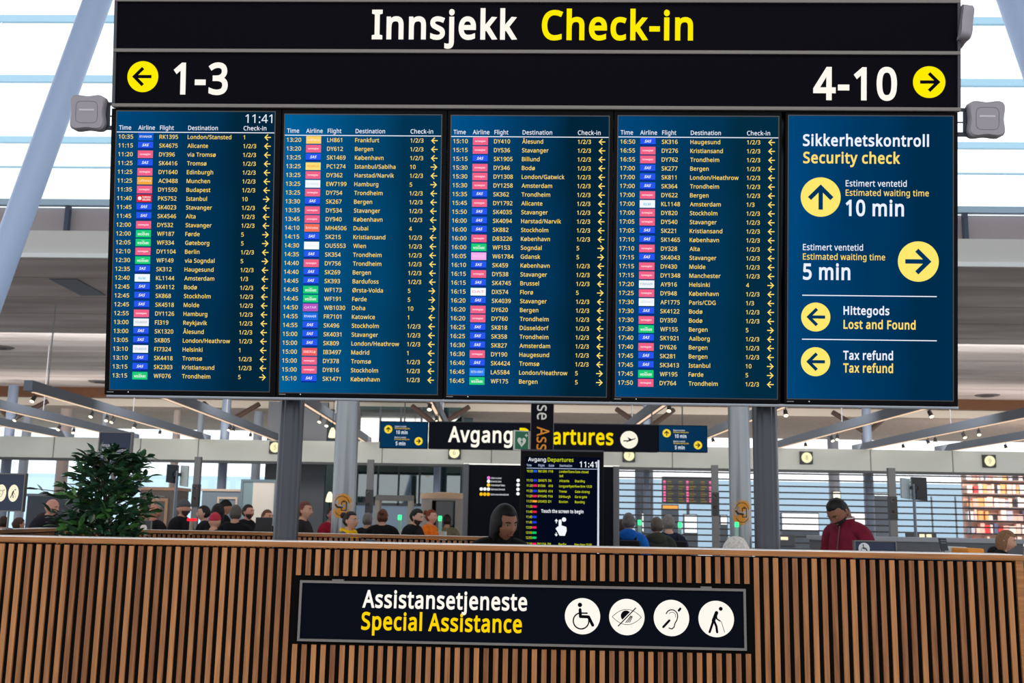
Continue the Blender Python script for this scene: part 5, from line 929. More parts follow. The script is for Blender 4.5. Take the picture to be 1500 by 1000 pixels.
# inclined struts of the hall
STR = mat('strut_pale_blue', (180, 204, 244), 0.4)
for p0, p1, rad, lab in (((143, 0), (14, 356), 21, 'thick inclined pale blue strut crossing the upper left corner'), ((1487, 0), (1530, 124), 25, 'thick inclined pale blue strut at the upper right corner')):
    a, b = at(*p0, 12.5), at(*p1, 12.5); d = (a-b).normalized()
    lo = b - d*((b.z)/d.z); hi = a + d*((10.99-a.z)/d.z)
    c = thing('inclined_strut', lab, 'strut', lo)
    MB().tube([(0, 0, 0.0), tuple(hi-lo)], rad*12.5/F_PX, 32).build('tube', STR, c, smooth=True)
# recess in the gallery ceiling, vents
rp = [atz(72, 408, SZ), atz(113, 408, SZ), atz(155, 432, SZ), atz(119, 432, SZ)]
m = MB(); m.add([(p.x, p.y, SZ-0.012) for p in rp] + [(p.x, p.y, SZ-0.001) for p in rp], [(0, 1, 2, 3), (4, 5, 6, 7), (0, 1, 5, 4), (1, 2, 6, 5), (2, 3, 7, 6), (3, 0, 4, 7)])
tag(m.build('ceiling_hatch', mat('ceiling_panel_blue', (44, 56, 82), 0.4)), 'dark blue skewed panel in the gallery ceiling at the left', 'hatch')
for px, py, lab in ((1446, 578.5, 'dark round air vent in the gallery ceiling at the right'), (147, 558.5, 'dark round air vent in the gallery ceiling beside the leftmost screen'), (-2, 508, 'dark round air vent in the gallery ceiling at the left edge')):
    p = atz(px, py, SZ); v = thing('air_vent', lab, 'vent', (p.x, p.y, SZ-0.03)); MB().lathe([(0.32, 0.0), (0.38, 0.03)], 28).build('rim', mat('vent_dark', (84, 82, 88), 0.6), v); MB().lathe([(0.2, -0.02), (0.2, 0.0)], 24).build('grille', mat('vent_black', (40, 40, 44), 0.6), v)
BEAMNAME = ['far-left square-ended beam', 'second beam at the left edge', 'lowest beam at the left edge', 'beam left of the left post', 'beam right of the left post', 'beam above the left end of the hanging sign',
            'beam above the right end of the hanging sign', 'beam behind the right steel column', 'long beam right of the right post', 'beam under the corner of the security screen', 'beam at the right edge']
ORDW = ['nearest', 'second', 'third', 'fourth', 'fifth', 'sixth', 'seventh', 'eighth']
spots = [o for o in COL.objects if o.name.startswith('spotlight')]
for bi, (bx_, _b) in enumerate(beams):
    mine = sorted([o for o in spots if abs(o['beam']-bx_) < 1e-4], key=lambda o: o.location.y)
    for k, o in enumerate(mine): o['label'] = '%s warm spotlight along the %s' % (ORDW[k], BEAMNAME[bi])

# ================================================================== GATE AREA
# info posts: grey post carrying a dark panel with two white rings
PG = mat('info_post_grey', (92, 94, 98), 0.5); PD = mat('info_panel_dark', (24, 25, 30), 0.5); PWT = mat('info_ring_white', (214, 214, 214), 0.5); PRD = mat('info_ring_rose', (186, 140, 146), 0.5)
for px0, px1, py0, py1, lab in ((282, 292, 709, 742, 'grey post with a dark two-ring info panel among the left queue'), (536, 546, 717, 751, 'grey post with a dark two-ring info panel right of the left steel column'),
                                (1043, 1053, 721, 755, 'grey post with a dark two-ring info panel left of the right steel column'), (1302.5, 1313.5, 727, 761, 'grey post with a dark two-ring info panel right of the man in red')):
    c = (px0+px1)/2; Y = 29.0; p = at(c, py0, Y); s_ = Y/F_PX; g = thing('info_post', lab, 'post', (p.x, Y, 0), (0, 0, 0), 'info posts at the gates'); hw = (px1-px0)/2*s_
    MB().box(-hw*0.92, hw*0.92, 0, 0.15, 0, fz0-0.02).build('post', PG, g)
    z1, z0 = p.z, at(c, py1, Y).z; MB().box(-hw*1.02, hw*1.02, -0.02, 0.16, z0, z1).build('info_panel', PD, g)
    q = MB(); q.arc(-0.2*hw, z1-5*s_, 1.9*s_, 0, 360, 1.3*s_, -0.024); q.build('ring', PWT, g)
    q = MB(); q.arc(-0.2*hw, z1-21*s_, 1.9*s_, 0, 360, 1.3*s_, -0.024); q.build('ring', PRD, g)
# pairs of gate screens on a pole
for cx, pyt, pyb, Y, lab, lo in ((260.5, 680, 711, 17, 'pair of gate screens back to back on a pole right of the potted tree', -1), (1337.5, 699, 731, 17, 'pair of gate screens on a pole right of the man in red', 1)):
    p = at(cx, pyt, Y); s_ = Y/F_PX; z1, z0 = p.z, at(cx, pyb, Y).z; h = z1-z0
    g = thing('gate_screens', lab, 'screen', (p.x, Y, 0))
    MB().tube([(0, 0, 0), (0, 0, z1-h*0.3)], 2.2*s_, 12).build('pole', STEEL, g); MB().lathe([(0.25, 0), (0.25, 0.02), (0.04, 0.04)], 20).build('base', STEEL, g)
    def panel(nm, x0, x1, zt, zb, dy, m, m2):
        v = [(x0, -dy, zb), (x1, dy, zb-0.02), (x1, dy, zt-0.01), (x0, -dy, zt)]; v2 = [(a, b+0.07, c) for a, b, c in v]
        MB().add(v + v2, [(0, 1, 2, 3), (7, 6, 5, 4), (0, 4, 5, 1), (1, 5, 6, 2), (2, 6, 7, 3), (3, 7, 4, 0)]).build(nm, m, g)
    DK = mat('screen_back_dark', (20, 32, 44), 0.4); WB = mat('screen_back_white', (206, 216, 214), 0.4)
    if lo < 0: panel('dark_screen', -14.5*s_, -1.5*s_, z1, z0+0.05, 0.05, DK, DK); panel('white_screen', 3*s_, 17*s_, z1-0.01, z0, -0.05, WB, WB)
    else: panel('white_screen', -18.5*s_, -3*s_, z1-0.01, z0+0.02, 0.05, mat('screen_striped', (176, 192, 200), 0.4), WB); panel('dark_screen', -0.5*s_, 17.5*s_, z1+0.01, z0, -0.05, mat('screen_black', (14, 16, 20), 0.25), DK)
    MB().box(-4*s_, 5*s_, -0.02, 0.03, z1-h*0.55, z1-h*0.4).build('yoke', DK, g)
# slim gate posts with a green light
for px, py, Y, lab in ((585.5, 757, 17, 'slim gate post with green light behind the seated dark heads'), (644.5, 758.5, 17, 'slim gate post with green light left of the information board'), (937, 764.5, 20, 'slim gate post with green light beside the blue jacket'),
                       (996, 768, 20, 'slim gate post with green light behind the backpack'), (1079.5, 767.5, 11.5, 'slim gate post with green light in front of the right steel column')):
    p = at(px, py, Y); s_ = Y/F_PX; g = thing('gate_post', lab, 'gate post', (p.x, Y, 0), (0, 0, 0), 'gate posts with green lights')
    MB().box(-2.2*s_, 2.2*s_, 0, 0.05, 0, p.z-4*s_).build('glass_post', mat('gate_glass_teal', (150, 190, 180), 0.2), g)
    MB().box(-8*s_, 8*s_, -0.1, 0.3, 0, p.z-19*s_).build('pedestal', mat('gate_pedestal', (196, 192, 186), 0.5), g)
    MB().bevbox(-2.6*s_, 2.6*s_, -0.02, 0.04, p.z-4.2*s_, p.z+3.2*s_, 0.01).build('green_light', glow('signal_green', (70, 255, 150), 1.6), g)
# scanner arch, round booth, wooden desk
Y = 21; s_ = Y/F_PX; p = at(577, 726, Y); Z = lambda py: at(577, py, Y).z
g = thing('scanner_arch', 'grey walk-through scanner arch in the middle background', 'arch', (p.x, Y, 0)); gm = mat('arch_grey', (136, 134, 130), 0.5)
MB().box(-27*s_, 27*s_, 0, 0.3, Z(733), Z(725)).build('lintel', gm, g)
for s in (-1, 1): MB().box(s*24*s_-3.2*s_, s*24*s_+3.2*s_, 0, 0.3, 0, Z(733)).build('upright', mat('arch_upright', (182, 170, 158), 0.5), g)
Y = 23; s_ = Y/F_PX; p = at(650, 725, Y); z1 = at(650, 722, Y).z
g = thing('round_booth', 'round pale booth with a doorway beside the information board', 'booth', (p.x, Y+0.5, 0)); rad = 36*s_
vs = []; n = 40; hole = 17*s_
m = MB(); bmat = mat('booth_wall', (150, 142, 136), 0.5)
a0 = math.asin(hole/rad)
ang = [(-math.pi/2 + a0) + (2*math.pi-2*a0)*k/n for k in range(n+1)]
m.add([(rad*math.cos(a), rad*math.sin(a), z) for z in (0, z1-0.1) for a in ang], [(k, k+1, n+2+k, n+1+k) for k in range(n)])
zd = at(650, 733, Y).z
ang2 = [(-math.pi/2 - a0) + 2*a0*k/10 for k in range(11)]
m.add([(rad*math.cos(a), rad*math.sin(a), z) for z in (zd, z1-0.1) for a in ang2], [(k, k+1, 12+k, 11+k) for k in range(10)])
w_ = m.build('wall', bmat, g, smooth=True)
MB().lathe([(rad*1.04, z1-0.12), (rad*1.04, z1), (rad*0.3, z1+0.03)], 40).build('rim', mat('booth_rim', (206, 170, 136), 0.4), g, smooth=True)
MB().box(-hole, hole, -rad*0.3, -rad*0.28, 0, zd).build('door', glass('booth_door_glass', (150, 160, 165)), g)
for px0, px1, py0, Y, nm, lab, m1, m2 in ((205, 258, 713, 19, 'service_desk', 'tall wood-topped service desk behind the potted tree', mat('desk_brown', (122, 110, 104), 0.6), mat('desk_top_wood', (206, 160, 128), 0.5)),
                                          (40, 100, 723, 23, 'service_desk', 'dark service desk behind the bald man at the left', mat('desk_dark', (70, 78, 90), 0.6), mat('desk_top_grey', (120, 130, 140), 0.5)),
                                          (296, 362, 716, 27, 'service_desk', 'long grey desk behind the middle of the left queue', mat('desk_grey', (110, 124, 138), 0.6), mat('desk_top_sand', (196, 176, 158), 0.5)),
                                          (1205, 1500, 787, 14, 'service_desk', 'low grey rail desk behind the man in red at the right', mat('desk_slate', (88, 92, 100), 0.6), mat('desk_top_pale', (150, 156, 166), 0.5))):
    a, b = at(px0, py0, Y).x, at(px1, py0, Y).x; z = at((px0+px1)/2, py0, Y).z
    g = thing(nm, lab, 'desk', ((a+b)/2, Y, 0)); hw = (b-a)/2
    MB().box(-hw, hw, 0.03, 0.7, 0, z-0.06).build('body', m1, g); MB().bevbox(-hw-0.03, hw+0.03, 0, 0.75, z-0.06, z, 0.01).build('top', m2, g)
    if px0 in (205, 296): MB().frame(-hw*0.3, hw*0.6, z*0.45, z-0.2, 0.05, 0.0, 0.03).build('front_frame', m2, g)
# glazed screens of the middle background: teal glass with an escalator behind
TG = glass('teal_glass', (120, 168, 170), 0.2)
tw0, tw1 = at(524, 690, 34).x, at(676, 690, 34).x
gl = thing('glass_wall', 'dark teal glass wall behind the queue in the middle background', 'glass wall', ((tw0+tw1)/2, 34, 0)); hw = (tw1-tw0)/2
MB().box(-hw, hw, 0, 0.03, 2.0, 5.1).build('pane', TG, gl)
MB().box(-hw, hw, 0, 0.1, 0, 1.95).build('plinth_panel', mat('plinth_blue', (126, 150, 176), 0.5), gl)
m = MB()
for k in range(6): m.box(-hw+k*hw*0.4-0.03, -hw+k*hw*0.4+0.03, -0.02, 0.06, 1.95, 5.1)
m.box(-hw, hw, -0.02, 0.06, 1.93, 2.02); m.build('frame', mat('glass_frame_dark', (52, 62, 70), 0.5), gl)
bk = MB().box(at(470, 690, 37).x, at(690, 690, 37).x, 37.2, 37.4, 0, 5.1); struct('wall_behind_escalator', bk, mat('teal_wall', (92, 118, 122), 0.6))
es = thing('escalator', 'escalator slanting down behind the teal glass wall', 'escalator', (at(550, 690, 35.5).x, 35.5, 0))
A, B = at(548, 694, 35.5), at(632, 742, 35.5); d = B-A
def slab(m, x0, z0, x1, z1, h, y0, y1): m.add([(x0, y, z) for y in (y0, y1) for x, z in ()], []) if False else m.add([(x0, y0, z0), (x1, y0, z1), (x1, y0, z1-h), (x0, y0, z0-h), (x0, y1, z0), (x1, y1, z1), (x1, y1, z1-h), (x0, y1, z0-h)], [(0, 1, 2, 3), (7, 6, 5, 4), (0, 4, 5, 1), (1, 5, 6, 2), (2, 6, 7, 3), (3, 7, 4, 0)]); return m
x_ = es.location.x
z_a, z_b = A.z, B.z
m = MB(); slab(m, A.x-x_, z_a, B.x-x_, z_b, 0.18, 0, 0.9); m.box(B.x-x_-0.2, B.x-x_, 0.2, 0.7, 0, z_b-0.1); m.box(A.x-x_, A.x-x_+0.2, 0.2, 0.7, 0, z_a-0.1); m.build('stair_body', mat('escalator_dark', (50, 58, 62), 0.4, metal=0.3), es)
m = MB(); slab(m, A.x-x_, z_a+0.55, B.x-x_, z_b+0.55, 0.07, -0.05, 0.02); m.build('handrail', mat('handrail_black', (26, 28, 32), 0.4), es)
es.location.z = 0
# pale partition and queue tape post left of the left post
a, b = at(353, 706, 26).x, at(406, 706, 26).x; z = at(380, 705, 26).z
g = thing('privacy_screen', 'pale curtain screen in a grey frame left of the left post', 'screen', ((a+b)/2, 26, 0)); hw = (b-a)/2
MB().box(-hw+0.3, hw, 0.02, 0.05, 0.1, z).build('curtain', mat('curtain_cream', (214, 208, 200), 0.8, bump=0.4, scale=5), g); MB().frame(-hw, hw, 0, z+0.05, 0.06, 0, 0.08).build('frame', mat('frame_grey_blue', (104, 122, 134), 0.5), g)
MB().box(-hw+0.05, -hw+0.3, 0.02, 0.05, 0.05, z).build('side_pane', mat('pane_blue_grey', (122, 146, 154), 0.3), g)
p = at(281, 761, 13.5); g = thing('queue_post', 'queue post with a glowing red light among the left queue', 'post', (p.x, 13.5, 0)); s_ = 13.5/F_PX
MB().tube([(0, 0, 0), (0, 0, p.z)], 0.025, 12).build('pole', mat('queue_pole', (150, 140, 128), 0.4), g); MB().box(-6*s_, 6.5*s_, -0.03, 0.03, p.z-1.8*s_, p.z+2*s_).build('red_light', glow('signal_red', (255, 40, 50), 1.4), g); MB().lathe([(0.16, 0), (0.16, 0.02), (0.03, 0.04)], 20).build('base', STEEL, g)
# small notice frame low behind the tree, desk sign at the right
p = at(209, 767, 11); s_ = 11/F_PX; g = thing('notice_sign', 'small grey framed notice with a pale disc right of the potted tree', 'sign', (p.x, 11, 0))
z0, z1 = at(209, 776, 11).z, at(209, 761.5, 11).z
MB().box(-11*s_, 12*s_, 0, 0.02, z0, z1).build('panel', mat('notice_dark', (40, 44, 52), 0.5), g); MB().frame(-12*s_, 13*s_, z0, z1, 1*s_, -0.005, 0.025).build('frame', ALU, g); MB().disc(2*s_, z0+3*s_, 5*s_, -0.004, 24).build('disc', mat('notice_disc', (222, 214, 214), 0.5), g); MB().tube([(0, 0.01, 0), (0, 0.01, z0)], 0.015, 10).build('pole', ALU, g); MB().lathe([(0.15, 0), (0.15, 0.015), (0.02, 0.03)], 20, (0, 0.01, 0)).build('base', ALU, g)
p = at(1282, 800, 4.9); s_ = 4.9/F_PX; z1, zc0 = at(1282, 791.5, 4.9).z, at(1282, 820, 4.9).z
g = thing('desk_sign', 'small dark blue sign with a wheelchair disc peeking over the right part of the counter', 'sign', (p.x, 4.9, 0))
MB().box(-28.5*s_, 28.5*s_, 0, 0.02, zc0, z1-0.003).build('panel', mat('sign_blue', (22, 40, 72), 0.5), g); MB().frame(-29.8*s_, 29.8*s_, zc0, z1, 1.6*s_, -0.006, 0.024).build('frame', ALU, g)
zz = at(1266, 803, 4.9).z; d = MB().disc(-16*s_, zz, 8*s_, -0.003, 32).build('pictogram_disc', mat('disc_white', (222, 226, 232), 0.5), g); q = MB(); wheelchair(q, -16*s_, zz, 7.6*s_, -0.005); q.build('symbol', mat('disc_ink', (22, 28, 44), 0.5), d)
MB().box(-0.02, 0.02, 0.005, 0.02, 0.0, zc0).build('pole', ALU, g); MB().box(-0.1, 0.1, -0.08, 0.1, 0, 0.015).build('base', ALU, g)
p = at(1382, 798, 10); s_ = 10/F_PX; g = thing('notice_card', 'small dark notice card leaning on the rail desk at the right', 'sign', (p.x, 10, 0)); z0, z1 = at(1382, 806, 10).z, at(1382, 788, 10).z
MB().add([(-6*s_, 0, z1), (4*s_, 0, z1), (7*s_, 0, z0), (-3*s_, 0, z0), (-6*s_, 0.02, z1), (4*s_, 0.02, z1), (7*s_, 0.02, z0), (-3*s_, 0.02, z0)], [(0, 3, 2, 1), (4, 5, 6, 7), (0, 1, 5, 4), (1, 2, 6, 5), (2, 3, 7, 6), (3, 0, 4, 7)]).build('card', mat('card_dark', (36, 42, 52), 0.5), g)
q = MB(); q.quad(-4*s_, 3.5*s_, z1-4*s_, z1-3*s_, -0.003); q.quad(-3.5*s_, 4*s_, z1-7*s_, z1-6*s_, -0.003); q.build('lines', mat('card_line', (120, 130, 140), 0.6), g); MB().box(-0.01, 0.02, 0.02, 0.04, 0, z0+0.05).build('pole', ALU, g); MB().box(-0.1, 0.1, -0.05, 0.12, 0, 0.015).build('base', ALU, g)

# roll-down grille across the right-hand gates
gx0, gx1 = at(903, 740, 30.2).x, 24.0
gr = thing('roller_grille', 'see-through roller grille of thin horizontal bars across the right half of the gates', 'grille', (gx0, 30.2, 0))
m = MB(); pys = [688 + 9.2*k for k in range(14)]
for py in pys: z = at(1200, py+6, 30.2).z; m.box(0, gx1-gx0, 0, 0.03, z-0.028, z+0.012)
m.build('bars', mat('grille_bar', (46, 44, 48), 0.5, metal=0.3), gr)
m = MB()
for px in (1365, 1400, 1420): X = at(px, 740, 30.2).x-gx0; m.box(X-0.02, X+0.02, 0.0, 0.03, 0, at(px, 727, 30.2).z)
m.build('guides', mat('guide_grey', (112, 118, 128), 0.5), gr)
# beyond the grille: pillars, light boxes, shop
for px0, px1, Y, c, lab in ((930, 944, 40, (112, 128, 150), 'first blue-grey pillar beyond the grille'), (946, 957, 40, (132, 144, 160), 'second blue-grey pillar beyond the grille'), (1215, 1231, 42, (150, 158, 172), 'pillar beyond the grille left of the man in red'), (1266, 1277, 42, (146, 144, 158), 'pillar beyond the grille right of the man in red')):
    a, b = at(px0, 740, Y).x, at(px1, 740, Y).x
    tag(MB().tube([((a+b)/2, Y, 0), ((a+b)/2, Y, zp)], (b-a)/2, 24).build('grille_pillar', mat('pillar_%d' % c[0], c, 0.5), smooth=True), lab, 'pillar', 'pillars beyond the grille')
def lightbox(px0, px1, py0, py1, Y, c, s, lab, name='light_box'):
    a, b = at(px0, (py0+py1)/2, Y), at(px1, (py0+py1)/2, Y); z1, z0 = at((px0+px1)/2, py0, Y).z, at((px0+px1)/2, py1, Y).z; x = (a.x+b.x)/2
    g = thing(name, lab, 'light box', (x, Y, 0)); hw = (b.x-a.x)/2
    MB().box(-hw, hw, 0, 0.3, 0, z0-0.03).build('stand', mat('stand_grey_blue', (96, 108, 124), 0.5), g)
    MB().box(-hw, hw, 0.02, 0.25, z0-0.03, z1+0.03).build('case', mat('box_case', (70, 76, 86), 0.5), g); MB().quad(-hw+0.02, hw-0.02, z0, z1, 0.015).build('face', glow('lightbox_%d_%d_%d' % c, c, s), g); return g
for k, (px0, px1, py0, py1, Y, c, s, lab) in enumerate([(1145, 1200, 752, 776, 36, (250, 250, 250), 1.3, 'broad white light box beyond the grille left of the man in red'), (1232, 1268, 752, 776, 36, (250, 250, 250), 1.3, 'broad white light box beyond the grille right of the man in red'),
        (1002, 1022, 754, 780, 34, (246, 250, 255), 1.2, 'tall white light box beyond the grille between the backpack and the grey post'), (970, 994, 740, 745, 34, (250, 176, 90), 1.0, 'small orange display beyond the grille above the olive coat'),
        (1220, 1232, 720, 730, 38, (255, 244, 224), 1.3, 'small square white light above the man in red'), (1280, 1306, 722, 726, 36, (240, 250, 255), 1.2, 'thin white light bar beyond the grille left of the gate screens'),
        (1055, 1066, 755, 768, 34, (250, 250, 246), 1.3, 'small white light box between the grey post and the right steel column'), (940, 947, 752, 778, 34, (250, 250, 246), 1.3, 'narrow white light box right of the blue jacket')]):
    lightbox(px0, px1, py0, py1, Y, c, s, lab)
# far departures board with rows of yellow text
Y = 39; s_ = Y/F_PX; p = at(1008, 720, Y); Z = lambda py: at(1008, py, Y).z
g = thing('distant_flight_board', 'far flight board with yellow rows beyond the grille', 'screen', (p.x, Y, 0))
MB().box(-37*s_, 37*s_, 0, 0.2, Z(737), Z(698)).build('casing', mat('far_board', (84, 96, 108), 0.5), g)
MB().box(-2*s_, 2*s_, 0.05, 0.15, 0, Z(737)).build('pole', STEEL, g)
m = MB()
for cx_2 in (-26, -10, 6, 22):
    for k in range(9): m.quad((cx_2-4)*s_, (cx_2+(2 if k % 3 else 5))*s_, Z(735-3.6*k), Z(733.2-3.6*k), -0.01)
m.build('rows', mat('far_rows', (176, 160, 80), 0.6), g)
m = MB()
for cx_2 in (-34, -1, 32):
    for k in range(8): m.quad((cx_2-1.8)*s_, (cx_2+1.8)*s_, Z(735-4*k), Z(732-4*k), -0.01)
m.build('airline_logo', glow('far_pink', (255, 120, 170)), g)
# shop with coloured goods at the far right
Y = 37; s_ = Y/F_PX; xs0, xs1 = at(1418, 740, Y).x, at(1530, 740, Y).x
g = thing('shop_shelf', 'tall shop shelf full of red, pink and white goods at the right edge', 'shelf', ((xs0+xs1)/2, Y, 0)); hw = (xs1-xs0)/2
MB().box(-hw, hw, 0.4, 0.5, 0, 3.6).build('back_panel', mat('shop_back', (236, 196, 180), 0.6), g)
m = MB()
for k in range(8): m.box(-hw, hw, 0, 0.4, k*0.45+0.02, k*0.45+0.05)
m.build('boards', mat('shop_board', (150, 140, 140), 0.5), g)
rng = random.Random(3); cols = [(224, 60, 60), (255, 190, 176), (255, 232, 222), (250, 250, 252), (90, 104, 140), (250, 180, 110), (190, 196, 214), (40, 40, 52), (255, 210, 196)]
m = MB()
for k in range(8):
    x = -hw+0.02
    while x < hw-0.1:
        w_ = rng.uniform(0.07, 0.2); m.mi = rng.choice([0, 1, 1, 2, 2, 3, 3, 4, 5, 6, 7, 8, 8]); m.box(x, min(x+w_, hw), 0.05+rng.uniform(0, .05), 0.34, k*0.45+0.05, k*0.45+0.05+rng.uniform(0.16, 0.38)); x += w_+rng.choice([0.01, 0.01, 0.05])
o = m.build('goods', [mat('goods_%d' % i, c, 0.5) for i, c in enumerate(cols)], g); o['kind'] = 'stuff'
area('shop_lamp', ((xs0+xs1)/2, Y-3.2, 4.0), 5, 1, 260, (1, .85, .78), (R(40), 0, 0))
for px0, px1, py0, py1, Y, c, lab in ((1117, 1165, 783, 800, 22, (96, 98, 104), 'dark scanner machine beyond the grille right of the right post'), (1118, 1136, 795, 803, 12, (226, 120, 50), 'orange box beside the right post on the counter level'), (1418, 1442, 803, 812, 12, (240, 150, 40), 'orange tray on the rail desk near the right edge'),
                                  (1338, 1372, 779, 800, 21, (84, 88, 92), 'dark baggage scanner behind the gate screens pole'), (1400, 1418, 801, 810, 12.5, (220, 230, 240), 'white tray beside the orange tray on the rail desk')):
    a, b = at(px0, py0, Y).x, at(px1, py0, Y).x; z1, z0 = at((px0+px1)/2, py0, Y).z, at((px0+px1)/2, py1, Y).z
    nm = 'scanner_machine' if c[0] < 100 else 'plastic_box'
    g = thing(nm, lab, 'machine' if c[0] < 100 else 'box', ((a+b)/2, Y, 0)); hw = (b-a)/2
    MB().bevbox(-hw, hw, 0, 0.5, z0, z1, 0.02).build('body', mat('box_%d_%d' % c[:2], c, 0.5), g); MB().box(-hw*0.9, hw*0.9, 0.05, 0.45, 0, z0).build('stand', mat('stand_grey_blue', (96, 108, 124), 0.5), g)
    if c[0] < 100: MB().quad(-hw*0.5, -hw*0.05, z1-0.1, z1-0.04, -0.004).quad(hw*0.1, hw*0.55, z1-0.1, z1-0.04, -0.004).build('lights', glow('scanner_light', (255, 240, 200), 1.2), g)

# ================================================================== POTTED TREE
def potted_tree():
    Y = 6.55; s_ = Y/F_PX; p = at(150, 770, Y)
    g = thing('potted_tree', 'bushy dark green potted fig tree behind the counter at the left', 'plant', (p.x, Y, 0))
    MB().lathe([(0.17, 0), (0.2, 0.02), (0.24, 0.42), (0.26, 0.45), (0.23, 0.45), (0.22, 0.4)], 32).build('pot', mat('pot_anthracite', (52, 54, 58), 0.5), g, smooth=True)
    MB().lathe([(0.01, 0.41), (0.225, 0.40)], 24).build('soil', mat('soil', (50, 38, 30), 0.9), g)
    rng = random.Random(11)
    top = at(150, 660, Y).z
    trunk = MB(); trunk.tube([(0, 0, 0.38), (0.02, 0.01, 0.8), (-0.01, 0, 1.2), (0.01, 0, top-0.15)], [0.028, 0.022, 0.016, 0.006], 10)
    fol = MB()
    prof = [(0.62, 0.12), (0.9, 0.20), (1.15, 0.27), (1.38, 0.27), (1.52, 0.30), (1.62, 0.26), (1.74, 0.20), (1.84, 0.17), (top, 0.06)]
    def radius(z):
        for (a, ra), (b, rb) in zip(prof, prof[1:]):
            if a <= z <= b: return ra+(rb-ra)*(z-a)/(b-a)
        return 0.05
    def leaf(c, d, L, W, roll):
        d = d.normalized(); side = d.cross(Vector((0, 0, 1)))
        if side.length < 0.05: side = Vector((1, 0, 0))
        side = (Matrix.Rotation(roll, 3, d) @ side.normalized()); up = side.cross(d).normalized()
        row = lambda t, w, h: [c + d*(t*L) + side*(-w*W) + up*(h*L), c + d*(t*L) - up*(0.05*L)+up*(h*L), c + d*(t*L) + side*(w*W)+up*(h*L)]
        pts = [c] + row(0.25, 0.42, 0.03) + row(0.55, 0.5, 0.02) + row(0.82, 0.25, -0.04) + [c + d*L - up*(0.12*L)]
        fol.add(pts, [(0, 2, 1), (0, 3, 2), (1, 2, 5, 4), (2, 3, 6, 5), (4, 5, 8, 7), (5, 6, 9, 8), (7, 8, 10), (8, 9, 10)])
    twigs = MB()
    for k in range(220):
        z = rng.choice([rng.uniform(0.8, top), rng.uniform(1.3, top-0.02), rng.uniform(1.3, top-0.02)]); r = radius(z)*rng.uniform(0.35, 1.05); a = rng.uniform(0, 2*math.pi)
        base = Vector((0, 0, max(0.7, z-r*0.5))); tip = Vector((r*math.cos(a), r*math.sin(a), z))
        if k % 2 == 0: twigs.tube([base, (base+tip)/2+Vector((0, 0, 0.03)), tip], [0.005, 0.0035, 0.002], 5)
        fol.mi = rng.choice([0, 0, 0, 1, 1, 2])
        for j in range(7):
            t = 0.45+0.1*j; c = base.lerp(tip, t)+Vector((0, 0, 0.03*(1-abs(2*t-1))))
            dd = (tip-base).normalized() + Vector((rng.uniform(-1, 1), rng.uniform(-1, 1), rng.uniform(-0.8, 0.45)))*0.9
            leaf(c, dd, rng.uniform(0.06, 0.095), rng.uniform(0.03, 0.044), rng.uniform(-0.7, 0.7))
    # a few long shoots that stick out, as on the left and right of the tree
    for px, py in ((60, 716), (86, 708), (205, 668), (222, 668), (212, 684), (212, 700), (228, 728), (222, 748), (95, 765), (190, 775), (120, 672), (125, 684), (197, 762)):
        q = at(px, py, Y); tip = Vector((q.x-p.x, rng.uniform(-0.08, 0.08), q.z)); base = Vector((tip.x*0.25, tip.y*0.3, tip.z-abs(tip.x)*0.25))
        twigs.tube([base, base.lerp(tip, 0.55)+Vector((0, 0, 0.03)), tip], [0.005, 0.004, 0.002], 5); fol.mi = rng.choice([0, 1, 2])
        for j in range(9):
            c = base.lerp(tip, 0.35+0.075*j); dd = (tip-base).normalized()*1.1 + Vector((rng.uniform(-1, 1), rng.uniform(-1, 1), rng.uniform(-0.7, 0.5)))*0.7
            leaf(c, dd, rng.uniform(0.06, 0.09), rng.uniform(0.03, 0.042), rng.uniform(-0.6, 0.6))
    trunk.build('trunk', mat('bark', (92, 76, 62), 0.8), g, smooth=True); twigs.build('twigs', mat('twig_green_brown', (74, 78, 54), 0.8), g)
    fol.build('foliage', [mat('leaf_dark', (40, 74, 54), 0.32), mat('leaf_mid', (62, 104, 72), 0.32), mat('leaf_light', (74, 128, 66), 0.4)], g, smooth=True)
potted_tree()

# ================================================================== PEOPLE
def evaluated(ob):
    dg = bpy.context.evaluated_depsgraph_get(); me = bpy.data.meshes.new_from_object(ob.evaluated_get(dg), preserve_all_data_layers=False, depsgraph=dg)
    bpy.data.objects.remove(ob); return me
def skin(verts, edges, subdiv=2):
    me = bpy.data.meshes.new('skin'); me.from_pydata([v[:3] for v in verts], edges, []); ob = bpy.data.objects.new('skin', me); COL.objects.link(ob)
    ob.modifiers.new('skin', 'SKIN')
    for sv, v in zip(me.skin_vertices[0].data, verts): sv.radius = (v[3], v[4])
    me.skin_vertices[0].data[0].use_root = True
    s = ob.modifiers.new('sub', 'SUBSURF'); s.levels = subdiv; s.render_levels = subdiv
    bpy.context.view_layer.update(); return evaluated(ob)
def fuse(meshes, voxel):
    """several closed shapes grown into one continuous surface"""
    bm = bmesh.new()
    for m in meshes: bm.from_mesh(m)
    me = bpy.data.meshes.new('fuse'); bm.to_mesh(me); bm.free(); ob = bpy.data.objects.new('fuse', me); COL.objects.link(ob)
    r = ob.modifiers.new('remesh', 'REMESH'); r.mode = 'VOXEL'; r.voxel_size = voxel; r.use_smooth_shade = True
    s = ob.modifiers.new('smooth', 'SMOOTH'); s.factor = 0.4; s.iterations = 2
    bpy.context.view_layer.update(); out = evaluated(ob)
    for m in meshes: bpy.data.meshes.remove(m)
    return out
HC = Vector((0, -0.012, 1.625))          # head centre of the standing 1.75 m figure, pivot at the neck
